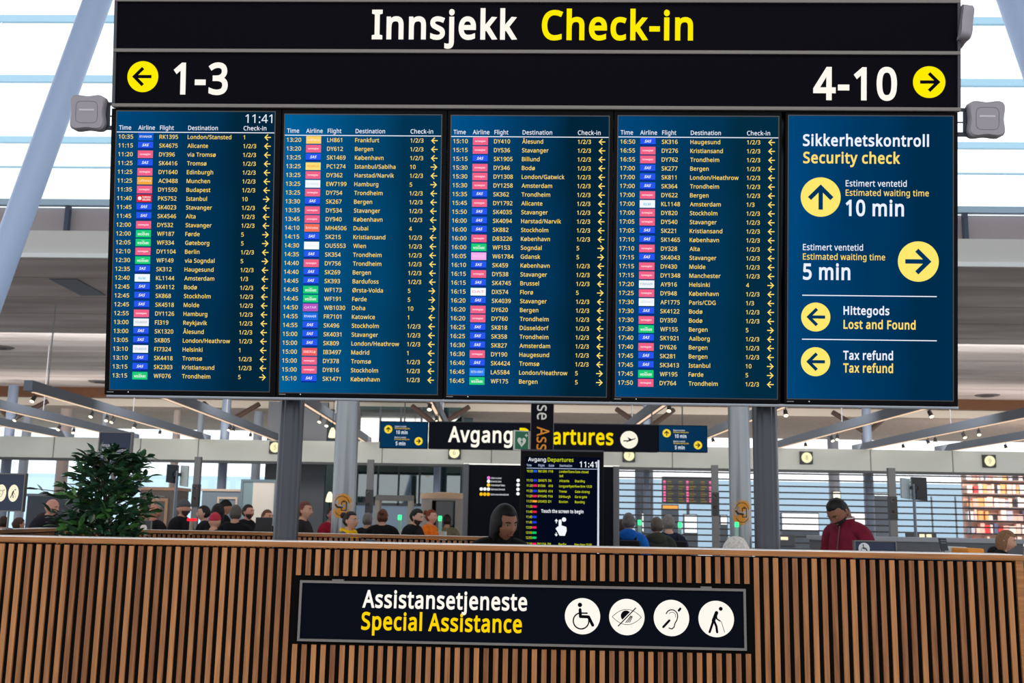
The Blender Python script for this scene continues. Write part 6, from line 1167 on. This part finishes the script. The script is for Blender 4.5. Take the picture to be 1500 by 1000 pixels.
def head_co(d):
    """direction on the unit sphere -> head surface (face towards -y)"""
    x, y, z = d
    p = Vector((x*0.077, y*0.098, z*0.118))
    if z < -0.1:
        t = (-z-0.1)/0.9; p.x *= 1-0.42*t*t-0.1*t
        if y > 0: p.y *= 1-0.62*t
        else: p.y *= 1-0.16*t*t
    if y > 0 and z > -0.3: p.y *= 1.04
    g = lambda a, b, sa, sb: math.exp(-((p.x-a)/sa)**2-((p.z-b)/sb)**2) if y < 0 else 0
    p.y -= 0.024*g(0, -0.022, 0.012, 0.016) + 0.012*g(0, 0.005, 0.009, 0.02) + 0.005*g(0, 0.034, 0.05, 0.012)
    p.y += 0.010*(g(0.031, 0.012, 0.016, 0.011)+g(-0.031, 0.012, 0.016, 0.011))
    p.y -= 0.005*g(0, -0.058, 0.02, 0.008) + 0.007*g(0, -0.095, 0.016, 0.014)
    p.x += (0.004 if x > 0 else -0.004)*(g(0.05, -0.02, 0.02, 0.018)+g(-0.05, -0.02, 0.02, 0.018))
    return p
def sphere_dirs(n=40, m=32):
    out = [(0, 0, 1)]
    for i in range(1, m):
        t = math.pi*i/m
        for k in range(n): a = 2*math.pi*k/n; out.append((math.sin(t)*math.cos(a), math.sin(t)*math.sin(a), math.cos(t)))
    out.append((0, 0, -1)); f = []
    for k in range(n): f.append((0, 1+k, 1+(k+1) % n))
    for i in range(m-2):
        for k in range(n): f.append((1+i*n+k, 1+(i+1)*n+k, 1+(i+1)*n+(k+1) % n, 1+i*n+(k+1) % n))
    b = 1+(m-2)*n
    for k in range(n): f.append((b+k, b+n, b+(k+1) % n))
    return out, f
DIRS, DFACES = sphere_dirs()
def rough_mesh(vs, fs, name='m'):
    me = bpy.data.meshes.new(name); me.from_pydata([tuple(v) for v in vs], [], fs); return me
def smoothstep(a, b, x):
    t = min(1, max(0, (x-a)/(b-a))); return t*t*(3-2*t)
HAIR = {}
def hair_co(style):
    rng = random.Random(len(style)*7+1); out = []
    for d in DIRS:
        x, y, z = d; p = head_co(d)
        front = smoothstep(0.25, -0.35, y)                       # 1 at the face
        line = -0.55 + front*1.18 if style != 'receding' else -0.5+front*1.35
        if style == 'long': line = -2 + 2.56*smoothstep(-0.02, -0.34, y)
        if style in ('hood', 'scarf'): line = -2 + 2.62*smoothstep(-0.16, -0.46, y)*smoothstep(0.98, 0.72, abs(x))
        if style == 'beanie': line = 0.12+0.12*front
        k = smoothstep(line-0.12, line+0.10, z)
        th = {'short': 1.075, 'receding': 1.035, 'long': 1.10, 'bun': 1.07, 'beanie': 1.11, 'hood': 1.2, 'scarf': 1.13, 'bob': 1.12}.get(style, 1.08)
        q = p*(0.93+(th-0.93)*k)
        if style in ('short', 'bun', 'long') and k > 0.5: q *= 1+0.02*math.sin(9*x+5*y)*math.cos(11*z)
        if style in ('long', 'hood', 'scarf') and z < 0 and k > 0.5:
            drop = {'long': 1.35, 'hood': 0.55, 'scarf': 0.5}[style]
            q.z *= 1+drop*(-z); q.x = x*0.085*(1+0.25*(-z)) if style != 'long' else x*0.086*(1+0.15*(-z)); q.y = max(q.y, -0.055 if style == 'long' else -0.09) if y < 0 else y*0.112
        out.append(q)
    return out
def torso(P):
    """skeleton of the 1.75 m figure in this pose; returns joint places"""
    J = {}
    seat = P.get('seat', False); lean = R(P.get('lean', 0)); up = 0.47 if seat else 0.93
    rot = Matrix.Rotation(lean, 3, 'X')                             # lean forwards = towards -y
    B = Vector((0, 0, up)); T = lambda x, y, z: B + rot @ Vector((x, y, z-0.93))
    J['pelvis'] = B; J['waist'] = T(0, 0.0, 1.08); J['chest'] = T(0, 0.0, 1.27); J['top'] = T(0, 0.012, 1.40); J['neck'] = T(0, 0.015, 1.475); J['skull'] = T(0, -0.002, 1.54)
    J['pivot'] = T(0, 0.005, 1.502)
    for s in (-1, 1):
        J['sh', s] = T(s*(0.172+0.03*(P.get('bulk', 1.22)-1.1)), 0.012, 1.418)
        arm = P.get('arms', 'down')
        if arm == 'down': e, w, h = (0.225, 0.03, 1.13), (0.235, -0.04, 0.89), (0.23, -0.06, 0.81)
        elif arm == 'hold': e, w, h = (0.235, 0.02, 1.14), (0.13, -0.23, 1.10), (0.08, -0.29, 1.12)
        elif arm == 'phone': e, w, h = (0.225, -0.02, 1.14), (0.12, -0.24, 1.24), (0.07, -0.28, 1.29)
        else: e, w, h = (0.22, -0.05, 1.15), (0.17, -0.28, 1.03), (0.14, -0.35, 1.01)
        J['el', s] = T(s*e[0], *e[1:]); J['wr', s] = T(s*w[0], *w[1:]); J['ha', s] = T(s*h[0], *h[1:])
        J['hip', s] = B + Vector((s*0.095, 0, -0.03))
        st_ = P.get('stride', 0)*s
        if seat: J['kn', s] = B + Vector((s*0.11, -0.42, -0.0)); J['an', s] = Vector((s*0.11, -0.40, 0.08)); J['to', s] = Vector((s*0.12, -0.56, 0.035))
        else: J['kn', s] = Vector((s*0.10, -0.02-st_*0.09, 0.50)); J['an', s] = Vector((s*0.10, 0.03-st_*0.16, 0.085)); J['to', s] = Vector((s*0.115, -0.13-st_*0.16, 0.035))
    sg = P.get('shrug', 0.03); J['top'] += rot @ Vector((0, 0, sg*0.7)); J['neck'] += rot @ Vector((0, 0, sg*0.4))
    for s in (-1, 1): J['sh', s] += rot @ Vector((0, 0, sg))
    J['rot'] = rot @ Matrix.Rotation(R(P.get('yaw', 0)), 3, 'Z') @ Matrix.Rotation(R(P.get('nod', 0)), 3, 'X')
    return J
CACHE = {}
def figure(P, fine):
    key = (tuple(sorted(P.items())), fine)
    if key in CACHE: return CACHE[key]
    J = torso(P); V = []; E = []
    def add(p, a, b, parent=None):
        V.append((p.x, p.y, p.z, a, b)); i = len(V)-1
        if parent is not None: E.append((parent, i))
        return i
    pe = add(J['pelvis'], .135, .10); wa = add(J['waist'], .125, .092, pe); ch = add(J['chest'], .15, .108, wa); tp = add(J['top'], .115, .085, ch); ne = add(J['neck'], .056, .056, tp); sk = add(J['skull'], .052, .055, ne)
    for s in (-1, 1):
        t_ = add((J['neck']*0.5+J['sh', s]*0.5)+Vector((0, 0, -0.022)), .05, .052, tp); a = add(J['sh', s]+Vector((0, 0, -0.02)), .05, .05, t_); b = add(J['el', s], .041, .041, a); c = add(J['wr', s], .027, .027, b)
        d = (J['ha', s]-J['wr', s]).normalized(); palm = add(J['wr', s]+d*0.055, .034, .017, c)
        side = d.cross(Vector((0, 1, 0.3))).normalized()
        if fine:
            for f, (o, L) in enumerate(((-0.027, 0.068), (-0.009, 0.08), (0.009, 0.074), (0.026, 0.056))):
                k1 = add(J['wr', s]+d*0.095+side*o, .0095, .0095, palm); k2 = add(J['wr', s]+d*(0.095+L*0.5)+side*o+Vector((0, -0.008, -0.006)), .0085, .0085, k1); add(J['wr', s]+d*(0.09+L*0.92)+side*o+Vector((0, -0.022, -0.018)), .0075, .0075, k2)
            t1 = add(J['wr', s]+d*0.05+side*(-0.045), .0105, .0105, palm); add(J['wr', s]+d*0.085+side*(-0.06)+Vector((0, -0.012, 0)), .009, .009, t1)
        h = add(J['hip', s], .09, .09, pe); k = add(J['kn', s], .056, .056, h); an = add(J['an', s], .04, .04, k); add(J['to', s], .038, .03, an)
    body = skin(V, E, 2)
    Rm, pv = J['rot'], J['pivot']; HP = lambda q: pv + Rm @ (q + Vector((0, -0.02, 0.112)))
    hm = rough_mesh([HP(head_co(d)) for d in DIRS], DFACES)
    ears = MB()
    for s in (-1, 1):
        ears.ball((0, 0, 0), .009, .018, .03); n = len(ears.v)//2 if s == 1 else 0
    half = len(ears.v)//2; ev = []
    for i, v in enumerate(ears.v): ev.append(HP(Vector(v)+Vector((-0.077 if i < half else 0.077, 0.012, -0.004))))
    em = rough_mesh(ev, ears.f)
    body = fuse([body, hm, em], 0.008 if fine else 0.011)
    # clothes on the same joints
    V, E = [], []; g = P.get('bulk', 1.22)
    lo = J['pelvis']+Vector((0, 0, -0.04 if P.get('seat') else -0.07)); pe = add(lo, .168*g, .128*g); p2 = add(J['pelvis']+(J['waist']-J['pelvis'])*0.3, .165*g, .125*g, pe); wa = add(J['waist'], .152*g, .118*g, p2); ch = add(J['chest'], .172*g, .132*g, wa); tp = add(J['top'], .135*g, .108*g, ch); ne = add(J['neck']+(J['neck']-J['top'])*0.30, .076+.012*(g-1), .078, tp)
    for s in (-1, 1):
        t_ = add((J['neck']*0.52+J['sh', s]*0.48)+Vector((0, 0, -0.03)), .062*g, .07*g, tp); a = add(J['sh', s]+Vector((0, 0, -0.035)), .062*g, .066*g, t_); b = add(J['el', s], .058*g, .058*g, a); add(J['wr', s]-(J['wr', s]-J['el', s])*0.04, .042*g, .042*g, b)
    jacket = fuse([skin(V, E, 2)], 0.012)
    V, E = [], []; pe = add(J['pelvis'], .142, .108)
    for s in (-1, 1):
        h = add(J['hip', s], .098, .10, pe); k = add(J['kn', s], .070, .070, h); add(J['an', s]+Vector((0, 0, 0.0)), .058, .058, k)
    trousers = fuse([skin(V, E, 2)], 0.013)
    sh = MB()
    for s in (-1, 1):
        a, t = J['an', s], J['to', s]; sh.ball(((a.x+t.x)/2, (a.y+t.y)/2-0.02, 0.047), .05, .145, .045)
    shoes = rough_mesh(sh.v, sh.f)
    for m in (shoes,): m.polygons.foreach_set('use_smooth', [True]*len(m.polygons))
    CACHE[key] = (body, jacket, trousers, shoes, HP, J); return CACHE[key]
def cloth(name, rgb): return mat(name, rgb, 0.85, spec=0.2, var=0.18, scale=14)
def obj(name, me, m, parent=None):
    o = bpy.data.objects.new(name, me.copy() if me.users else me); COL.objects.link(o); o.data.materials.clear(); o.data.materials.append(m)
    if parent is not None: o.parent = parent
    return o
def person(label, px, top_py, Y, face, P, skin_c, hair, jacket_c, trouser_c=(34, 36, 44), fine=False, extra=()):
    """a figure whose head top stands at the given place; FACE 0 looks at the camera, 90 to the right"""
    body, jk, tr, sh, HP, J = figure(P, fine)
    top = max(v.co.z for v in body.vertices) + 0.012; p = at(px, top_py, Y); k = p.z/top
    hx = HP(Vector((0, 0, 0.1)))
    rz = R(face); off = Matrix.Rotation(rz, 3, 'Z') @ Vector((hx.x, hx.y, 0))*k
    o = obj('person', body, mat('skin_%d_%d' % skin_c[:2], skin_c, 0.55, spec=0.3)); o.location = (p.x-off.x, Y-off.y, 0); o.rotation_euler = (0, 0, rz); o.scale = (k, k, k)
    tag(o, label, 'person')
    obj('jacket', jk, cloth('cloth_%d_%d_%d' % jacket_c, jacket_c), o); obj('trousers', tr, cloth('cloth_%d_%d_%d' % trouser_c, trouser_c), o); obj('shoes', sh, mat('shoe_black', (24, 24, 26), 0.5), o)
    style, hc = hair
    if style:
        nm = {'beanie': 'beanie', 'hood': 'hood', 'scarf': 'head_scarf'}.get(style, 'hair')
        hm = rough_mesh([HP(q) for q in hair_co(style)], DFACES); hm.polygons.foreach_set('use_smooth', [True]*len(hm.polygons))
        h = obj(nm, hm, mat('hair_%d_%d_%d' % hc, hc, 0.6, spec=0.3, var=0.25, scale=60), o)
        if style == 'bun':
            b = MB().ball((0, 0, 0), .042, .042, .042); b.v = [tuple(HP(Vector(v)+Vector((0, .105, .07)))) for v in b.v]; b.build('hair_bun', h.data.materials[0], o, smooth=True)
    def face_part(name, mb, m): mb.v = [tuple(HP(Vector(v))) for v in mb.v]; return mb.build(name, m, o, smooth=True)
    e = MB()
    for s in (-1, 1): e.ball((s*0.031, -0.0785, 0.012), .0115, .0078, .0052, 12, 8)
    eo = face_part('eyes', e, mat('eye_white', (168, 158, 152), 0.4))
    e = MB()
    for s in (-1, 1): e.ball((s*0.031+0.001, -0.0845, 0.012), .0056, .003, .0052, 10, 8)
    io = face_part('irises', e, mat('iris_dark', (30, 22, 18), 0.2)); io.parent = eo
    e = MB()
    for s in (-1, 1): e.tube([(s*0.014, -0.094, 0.029), (s*0.032, -0.0935, 0.034), (s*0.05, -0.083, 0.029)], [.0035, .0042, .002], 8)
    face_part('eyebrows', e, mat('brow_%d' % (hair[1][0] if hair[0] else 60), tuple(int(v*0.6) for v in (hair[1] if hair[0] and hair[0] != 'beanie' and hair[0] != 'hood' else (60, 50, 42))), 0.8))
    e = MB().tube([(-0.024, -0.083, -0.058), (-0.01, -0.0925, -0.055), (0.01, -0.0925, -0.055), (0.024, -0.083, -0.058)], [.003, .006, .006, .003], 8)
    face_part('lips', e, mat('lip_%d' % skin_c[0], (int(skin_c[0]*0.8), int(skin_c[1]*0.62), int(skin_c[2]*0.62)), 0.5))
    for kind, c in extra:
        if kind == 'beard':
            vs = []
            for d in DIRS:
                q = head_co(d); x, y, z = d; kk = smoothstep(0.05, -0.15, y)*smoothstep(-0.18, -0.34, z) ; mouth = math.exp(-(q.x/0.022)**2-((q.z+0.057)/0.009)**2)
                vs.append(HP(q*(0.96+0.065*kk*(1-mouth))))
            b = obj('beard', rough_mesh(vs, DFACES), mat('beard_%d' % c[0], c, 0.8), o); b.data.polygons.foreach_set('use_smooth', [True]*len(b.data.polygons))
        elif kind == 'collar':
            n = 32; q = J['neck']; m = MB(); rr = (0.072, 0.078, 0.074, 0.066); zs = (-0.03, 0.0, 0.035, 0.04)
            m.add([(q.x+r*math.cos(2*math.pi*i/n), q.y-0.004+r*math.sin(2*math.pi*i/n), q.z+z+0.012*math.sin(2*math.pi*i/n)) for r, z in zip(rr, zs) for i in range(n)], [(a*n+i, a*n+(i+1) % n, (a+1)*n+(i+1) % n, (a+1)*n+i) for a in range(3) for i in range(n)])
            m.build('collar', cloth('collar_%d_%d_%d' % c, c), o, smooth=True)
        elif kind == 'stripe':
            n = 32; q = J['neck']; m = MB(); pts = [(q.x+0.0745*math.cos(2*math.pi*i/n), q.y-0.004+0.0745*math.sin(2*math.pi*i/n), q.z+0.036+0.012*math.sin(2*math.pi*i/n)) for i in range(n+1)]; m.tube(pts, 0.0045, 6); m.build('collar_stripe', mat('stripe_white', (226, 222, 222), 0.7), o)
        elif kind == 'scarf':
            q = J['neck']; m = MB(); n = 28; m.tube([(q.x+0.085*math.cos(2*math.pi*i/n), q.y+0.085*math.sin(2*math.pi*i/n)-0.004, q.z-0.005+0.018*math.sin(2*math.pi*i/n)) for i in range(n+1)], 0.032, 10); m.tube([(-0.03, q.y-0.09, q.z-0.02), (-0.05, q.y-0.13, q.z-0.16)], [.03, .022], 10); m.tube([(0.03, q.y-0.09, q.z-0.02), (0.05, q.y-0.13, q.z-0.16)], [.03, .022], 10); m.build('scarf', cloth('scarf_%d_%d_%d' % c, c), o, smooth=True)
        elif kind == 'glasses':
            m = MB()
            for s in (-1, 1): m.tube([(s*0.031+0.02*math.cos(2*math.pi*i/16), -0.105, 0.010+0.016*math.sin(2*math.pi*i/16)) for i in range(17)], 0.0022, 6); m.tube([(s*0.051, -0.105, 0.013), (s*0.079, 0.0, 0.013)], 0.002, 6)
            m.tube([(-0.011, -0.105, 0.013), (0.011, -0.105, 0.013)], 0.002, 6); face_part('glasses', m, mat('glasses_silver', c, 0.3, metal=0.6))
        elif kind == 'hoodback':
            q = J['neck']; m = MB().ball((q.x, q.y+0.075, q.z-0.03), .12, .075, .085, 20, 14); m.build('hood', cloth('hood_%d_%d_%d' % c, c), o, smooth=True)
        elif kind == 'zip':
            m = MB(); a, b = J['neck']+Vector((0, -0.08, -0.02)), J['waist']+Vector((0, -0.125, 0)); c0 = J['chest']+Vector((0, -0.142, 0)); m.tube([a, c0, b], 0.006, 6); m.build('zip', mat('zip_%d' % c[0], c, 0.4), o)
    return o
S0 = {}; HOLD = {'arms': 'hold'}; DOWNH = {'nod': 8}
FAIR, TAN, BROWN, DARK = (200, 152, 130), (178, 130, 104), (134, 92, 74), (120, 80, 60)
BLK, CHAR, NAVYC = (18, 19, 24), (40, 42, 46), (26, 32, 50)
HB, HD, HG, HR = (36, 27, 22), (14, 13, 15), (120, 116, 112), (120, 66, 38)
# the four people of the assistance zone
person('woman with a black head covering looking right behind the middle of the counter', 742, 737.5, 6.35, 22, {'yaw': 14, 'nod': 10, 'lean': 6, 'shrug': 0.05, 'arms': 'front', 'bulk': 1.2}, (158, 108, 88), ('scarf', (12, 12, 15)), (14, 14, 17), fine=True, extra=(('collar', (14, 14, 17)),))
person('dark-bearded man in a wine red zipped jacket looking down at the right', 1219, 727.5, 9.0, -52, {'nod': 34, 'lean': 8, 'arms': 'hold', 'bulk': 1.08}, (134, 92, 74), ('short', (13, 13, 17)), (112, 26, 50), fine=True, extra=(('beard', (30, 22, 20)), ('collar', (106, 18, 40)), ('stripe', (0, 0, 0)), ('zip', (70, 14, 30))))
person('white-haired person whose head top shows just left of the right post', 1080, 785, 7.0, 10, {'seat': True, 'nod': 20, 'arms': 'front'}, FAIR, ('long', (222, 220, 220)), (120, 40, 50))
person('dark-haired seated person with only the crown of the head in view', 545, 788.5, 5.6, 170, {'seat': True, 'nod': 20, 'arms': 'front'}, FAIR, ('short', (20, 24, 34)), BLK)
person('red-blonde woman in a black hooded jacket facing right at the right edge', 1476, 775.5, 10.6, 62, {'nod': 6, 'lean': 8, 'arms': 'down', 'bulk': 1.3}, FAIR, ('long', (128, 94, 70)), (16, 17, 22), extra=(('hoodback', (20, 21, 26)),))
person('dark-haired woman with glasses and a yellow scarf beside the left steel column', 514, 748, 12.2, 58, {'yaw': 14, 'arms': 'down', 'bulk': 1.05}, FAIR, ('bun', (32, 24, 24)), (128, 116, 100), fine=True, extra=(('scarf', (232, 186, 20)), ('glasses', (196, 206, 214))))
# the queue on the left
person('person with dark brown hair and a dark coat at the far left edge', 6, 755, 15, 190, S0, FAIR, ('short', (52, 36, 30)), (44, 34, 34))
person('person with brown hair bent low under the left edge sign', 30, 757, 14, 150, {'lean': 14}, FAIR, ('short', (70, 48, 40)), (36, 34, 40))
person('bald man in a dark hooded jacket facing right, left of the potted tree', 79, 729.5, 13.6, 75, {'lean': 10, 'bulk': 1.5}, (206, 150, 132), (None, None), (30, 30, 40), extra=(('hoodback', (58, 46, 40)),))
person('person in a mustard yellow jacket behind the potted tree', 118, 741, 11, 160, {'arms': 'down'}, FAIR, ('short', HD), (214, 142, 30))
person('dark-haired person right beside the potted tree looking left', 211, 739, 15.5, -60, S0, TAN, ('short', (34, 26, 26)), (28, 26, 34))
person('bald reddish man right of the potted tree, back turned', 228, 737.5, 15, 160, S0, (190, 130, 112), (None, None), BLK)
person('man in a grey knitted beanie and black jacket facing right', 270, 731, 14.4, 80, {'bulk': 1.42}, (196, 146, 126), ('beanie', (78, 76, 82)), (20, 20, 25), extra=(('beard', (62, 48, 42)),))
person('dark-haired man in a black jacket facing left in the queue', 299, 739.5, 15.4, -75, {'bulk': 1.35}, (206, 160, 140), ('short', (30, 24, 24)), (18, 20, 26))
person('tall person in a big black hood with the back turned', 320, 738, 14.2, 175, {'bulk': 1.5}, FAIR, ('hood', (16, 16, 20)), (16, 17, 22))
person('person in a black cap behind the big black hood', 331, 731.5, 17.4, 120, S0, TAN, ('beanie', (14, 14, 17)), BLK)
person('small person in a pinkish red beanie before the black hood', 315.5, 750, 12.9, 170, {'bulk': 1.35}, FAIR, ('beanie', (176, 40, 62)), (20, 22, 28))
person('grey-haired person in a black jacket, back turned, in the middle of the queue', 346, 738.5, 13.4, 185, {'bulk': 1.35}, FAIR, ('short', (84, 80, 78)), (17, 19, 25))
person('man with short dark hair and beard facing right at the end of the queue', 364, 738, 16.1, 70, {'bulk': 1.3}, (212, 150, 130), ('short', (34, 28, 28)), BLK, extra=(('beard', (60, 44, 38)),))
person('young brown-haired man at a dark monitor', 392, 745.5, 15.1, 60, S0, (216, 160, 136), ('short', (96, 62, 42)), (32, 32, 36))
person('red-haired person in a dark coat just right of the left post', 447, 733.5, 13.4, 80, HOLD, FAIR, ('short', (104, 56, 44)), (38, 34, 36))
person('person in a crimson jacket half hidden behind the left steel column', 486, 742.5, 16.4, 60, HOLD, (170, 120, 110), ('short', (52, 36, 38)), (140, 20, 44))
person('grey-haired person in a black coat, back turned, right of the yellow scarf', 539, 750, 15, 175, {'bulk': 1.35}, FAIR, ('short', (112, 106, 104)), (22, 22, 26))
person('person with a brown ponytail in a black coat, back turned', 561, 744.5, 14.4, 180, {'bulk': 1.45}, FAIR, ('bun', (92, 52, 34)), (15, 15, 18))
person('dark-haired man in a black jacket facing right left of the booth', 613, 744, 14.2, 70, {'nod': 14, 'bulk': 1.4}, (206, 160, 146), ('short', (22, 20, 22)), (17, 17, 21), extra=(('beard', (50, 40, 38)),))
person('red-haired person in a bright orange jacket before the booth', 632, 745.5, 16.5, 70, S0, (206, 150, 130), ('bun', (120, 52, 28)), (226, 112, 28))
person('person in a khaki coat at the booth doorway', 655, 752.5, 18.4, 190, S0, TAN, ('short', (34, 26, 24)), (112, 104, 80))
# right of the kiosk
person('person in a brown jacket behind the blue jacket', 910, 759.5, 14.5, 150, S0, TAN, ('short', (52, 40, 34)), (106, 76, 50))
bj = person('grey-haired person in a bright blue jacket, back turned', 921, 750, 12.4, 170, {'bulk': 1.3}, (206, 164, 146), ('short', (98, 94, 96)), (20, 100, 196), extra=(('hoodback', (16, 88, 180)),))
person('grey-brown-haired person in an olive coat, back turned', 962, 756, 12.6, 178, {'bulk': 1.4}, (206, 164, 146), ('short', (92, 84, 80)), (50, 56, 50), extra=(('hoodback', (56, 60, 54)),))
nj = person('grey-haired person in a navy jacket, back turned', 979, 752.5, 12.9, 185, {'bulk': 1.25}, (206, 164, 146), ('short', (120, 116, 116)), (30, 38, 60))
person('person with bare ear and neck hidden behind the man in red', 1236, 738.5, 12.5, 160, S0, (206, 160, 142), ('receding', (120, 92, 78)), (90, 30, 46))
def backpack(who, lab):
    g = thing('backpack', lab, 'backpack', who.location, who.rotation_euler); k = who.scale.x
    MB().bevbox(-0.17*k, 0.17*k, 0.18*k, 0.36*k, 0.92*k, 1.40*k, 0.05*k).build('bag', cloth('cloth_22_22_27', (22, 22, 27)), g, smooth=True)
    MB().bevbox(-0.12*k, 0.12*k, 0.35*k, 0.41*k, 0.95*k, 1.18*k, 0.02*k).build('pocket', cloth('cloth_28_28_34', (28, 28, 34)), g, smooth=True)
    m = MB()
    for s in (-1, 1): m.tube([(s*0.10*k, 0.16*k, 1.38*k), (s*0.10*k, 0.06*k, 1.47*k), (s*0.12*k, -0.08*k, 1.43*k), (s*0.14*k, -0.15*k, 1.27*k), (s*0.15*k, 0.14*k, 1.0*k)], 0.014*k, 8)
    m.build('straps', cloth('cloth_22_22_27', (22, 22, 27)), g)
backpack(bj, 'black backpack worn over the bright blue jacket'); backpack(nj, 'dark backpack worn over the navy jacket')
# seats for the two seated figures, low behind the counter
for who, lab in ((bpy.data.objects['person.002'], 'dark waiting chair under the white-haired person'), (bpy.data.objects['person.003'], 'dark waiting chair under the seated dark-haired person')):
    k = who.scale.x; g = thing('waiting_chair', lab, 'chair', who.location, who.rotation_euler)
    cm = mat('chair_shell', (50, 52, 58), 0.5)
    MB().bevbox(-0.24, 0.24, -0.32, 0.2, 0.34*k-0.05, 0.34*k, 0.015).build('seat', cm, g); MB().bevbox(-0.24, 0.24, 0.2, 0.24, 0.36*k, 0.8*k, 0.012).build('backrest', cm, g)
    for sx in (-1, 1):
        for y in (-0.28, 0.19): MB().tube([(sx*0.2, y, 0), (sx*0.2, y, 0.34*k-0.04)], 0.014, 8).build('leg', STEEL, g)
# desk monitor in front of the young man
p = at(386, 765, 14.2); s_ = 14.2/F_PX; g = thing('desk_monitor', 'dark desk monitor seen from behind beside the left post', 'monitor', (p.x, 14.2, 0))
z1 = at(386, 757.5, 14.2).z; MB().bevbox(-12*s_, 12*s_, 0, 0.05, z1-0.24, z1, 0.01).build('casing', mat('monitor_back', (24, 25, 30), 0.5), g); MB().tube([(0, 0.03, 0), (0, 0.03, z1-0.2)], 0.03, 10).build('stand', STEEL, g); MB().box(-0.14, 0.14, -0.08, 0.14, 0, 0.02).build('base', STEEL, g)
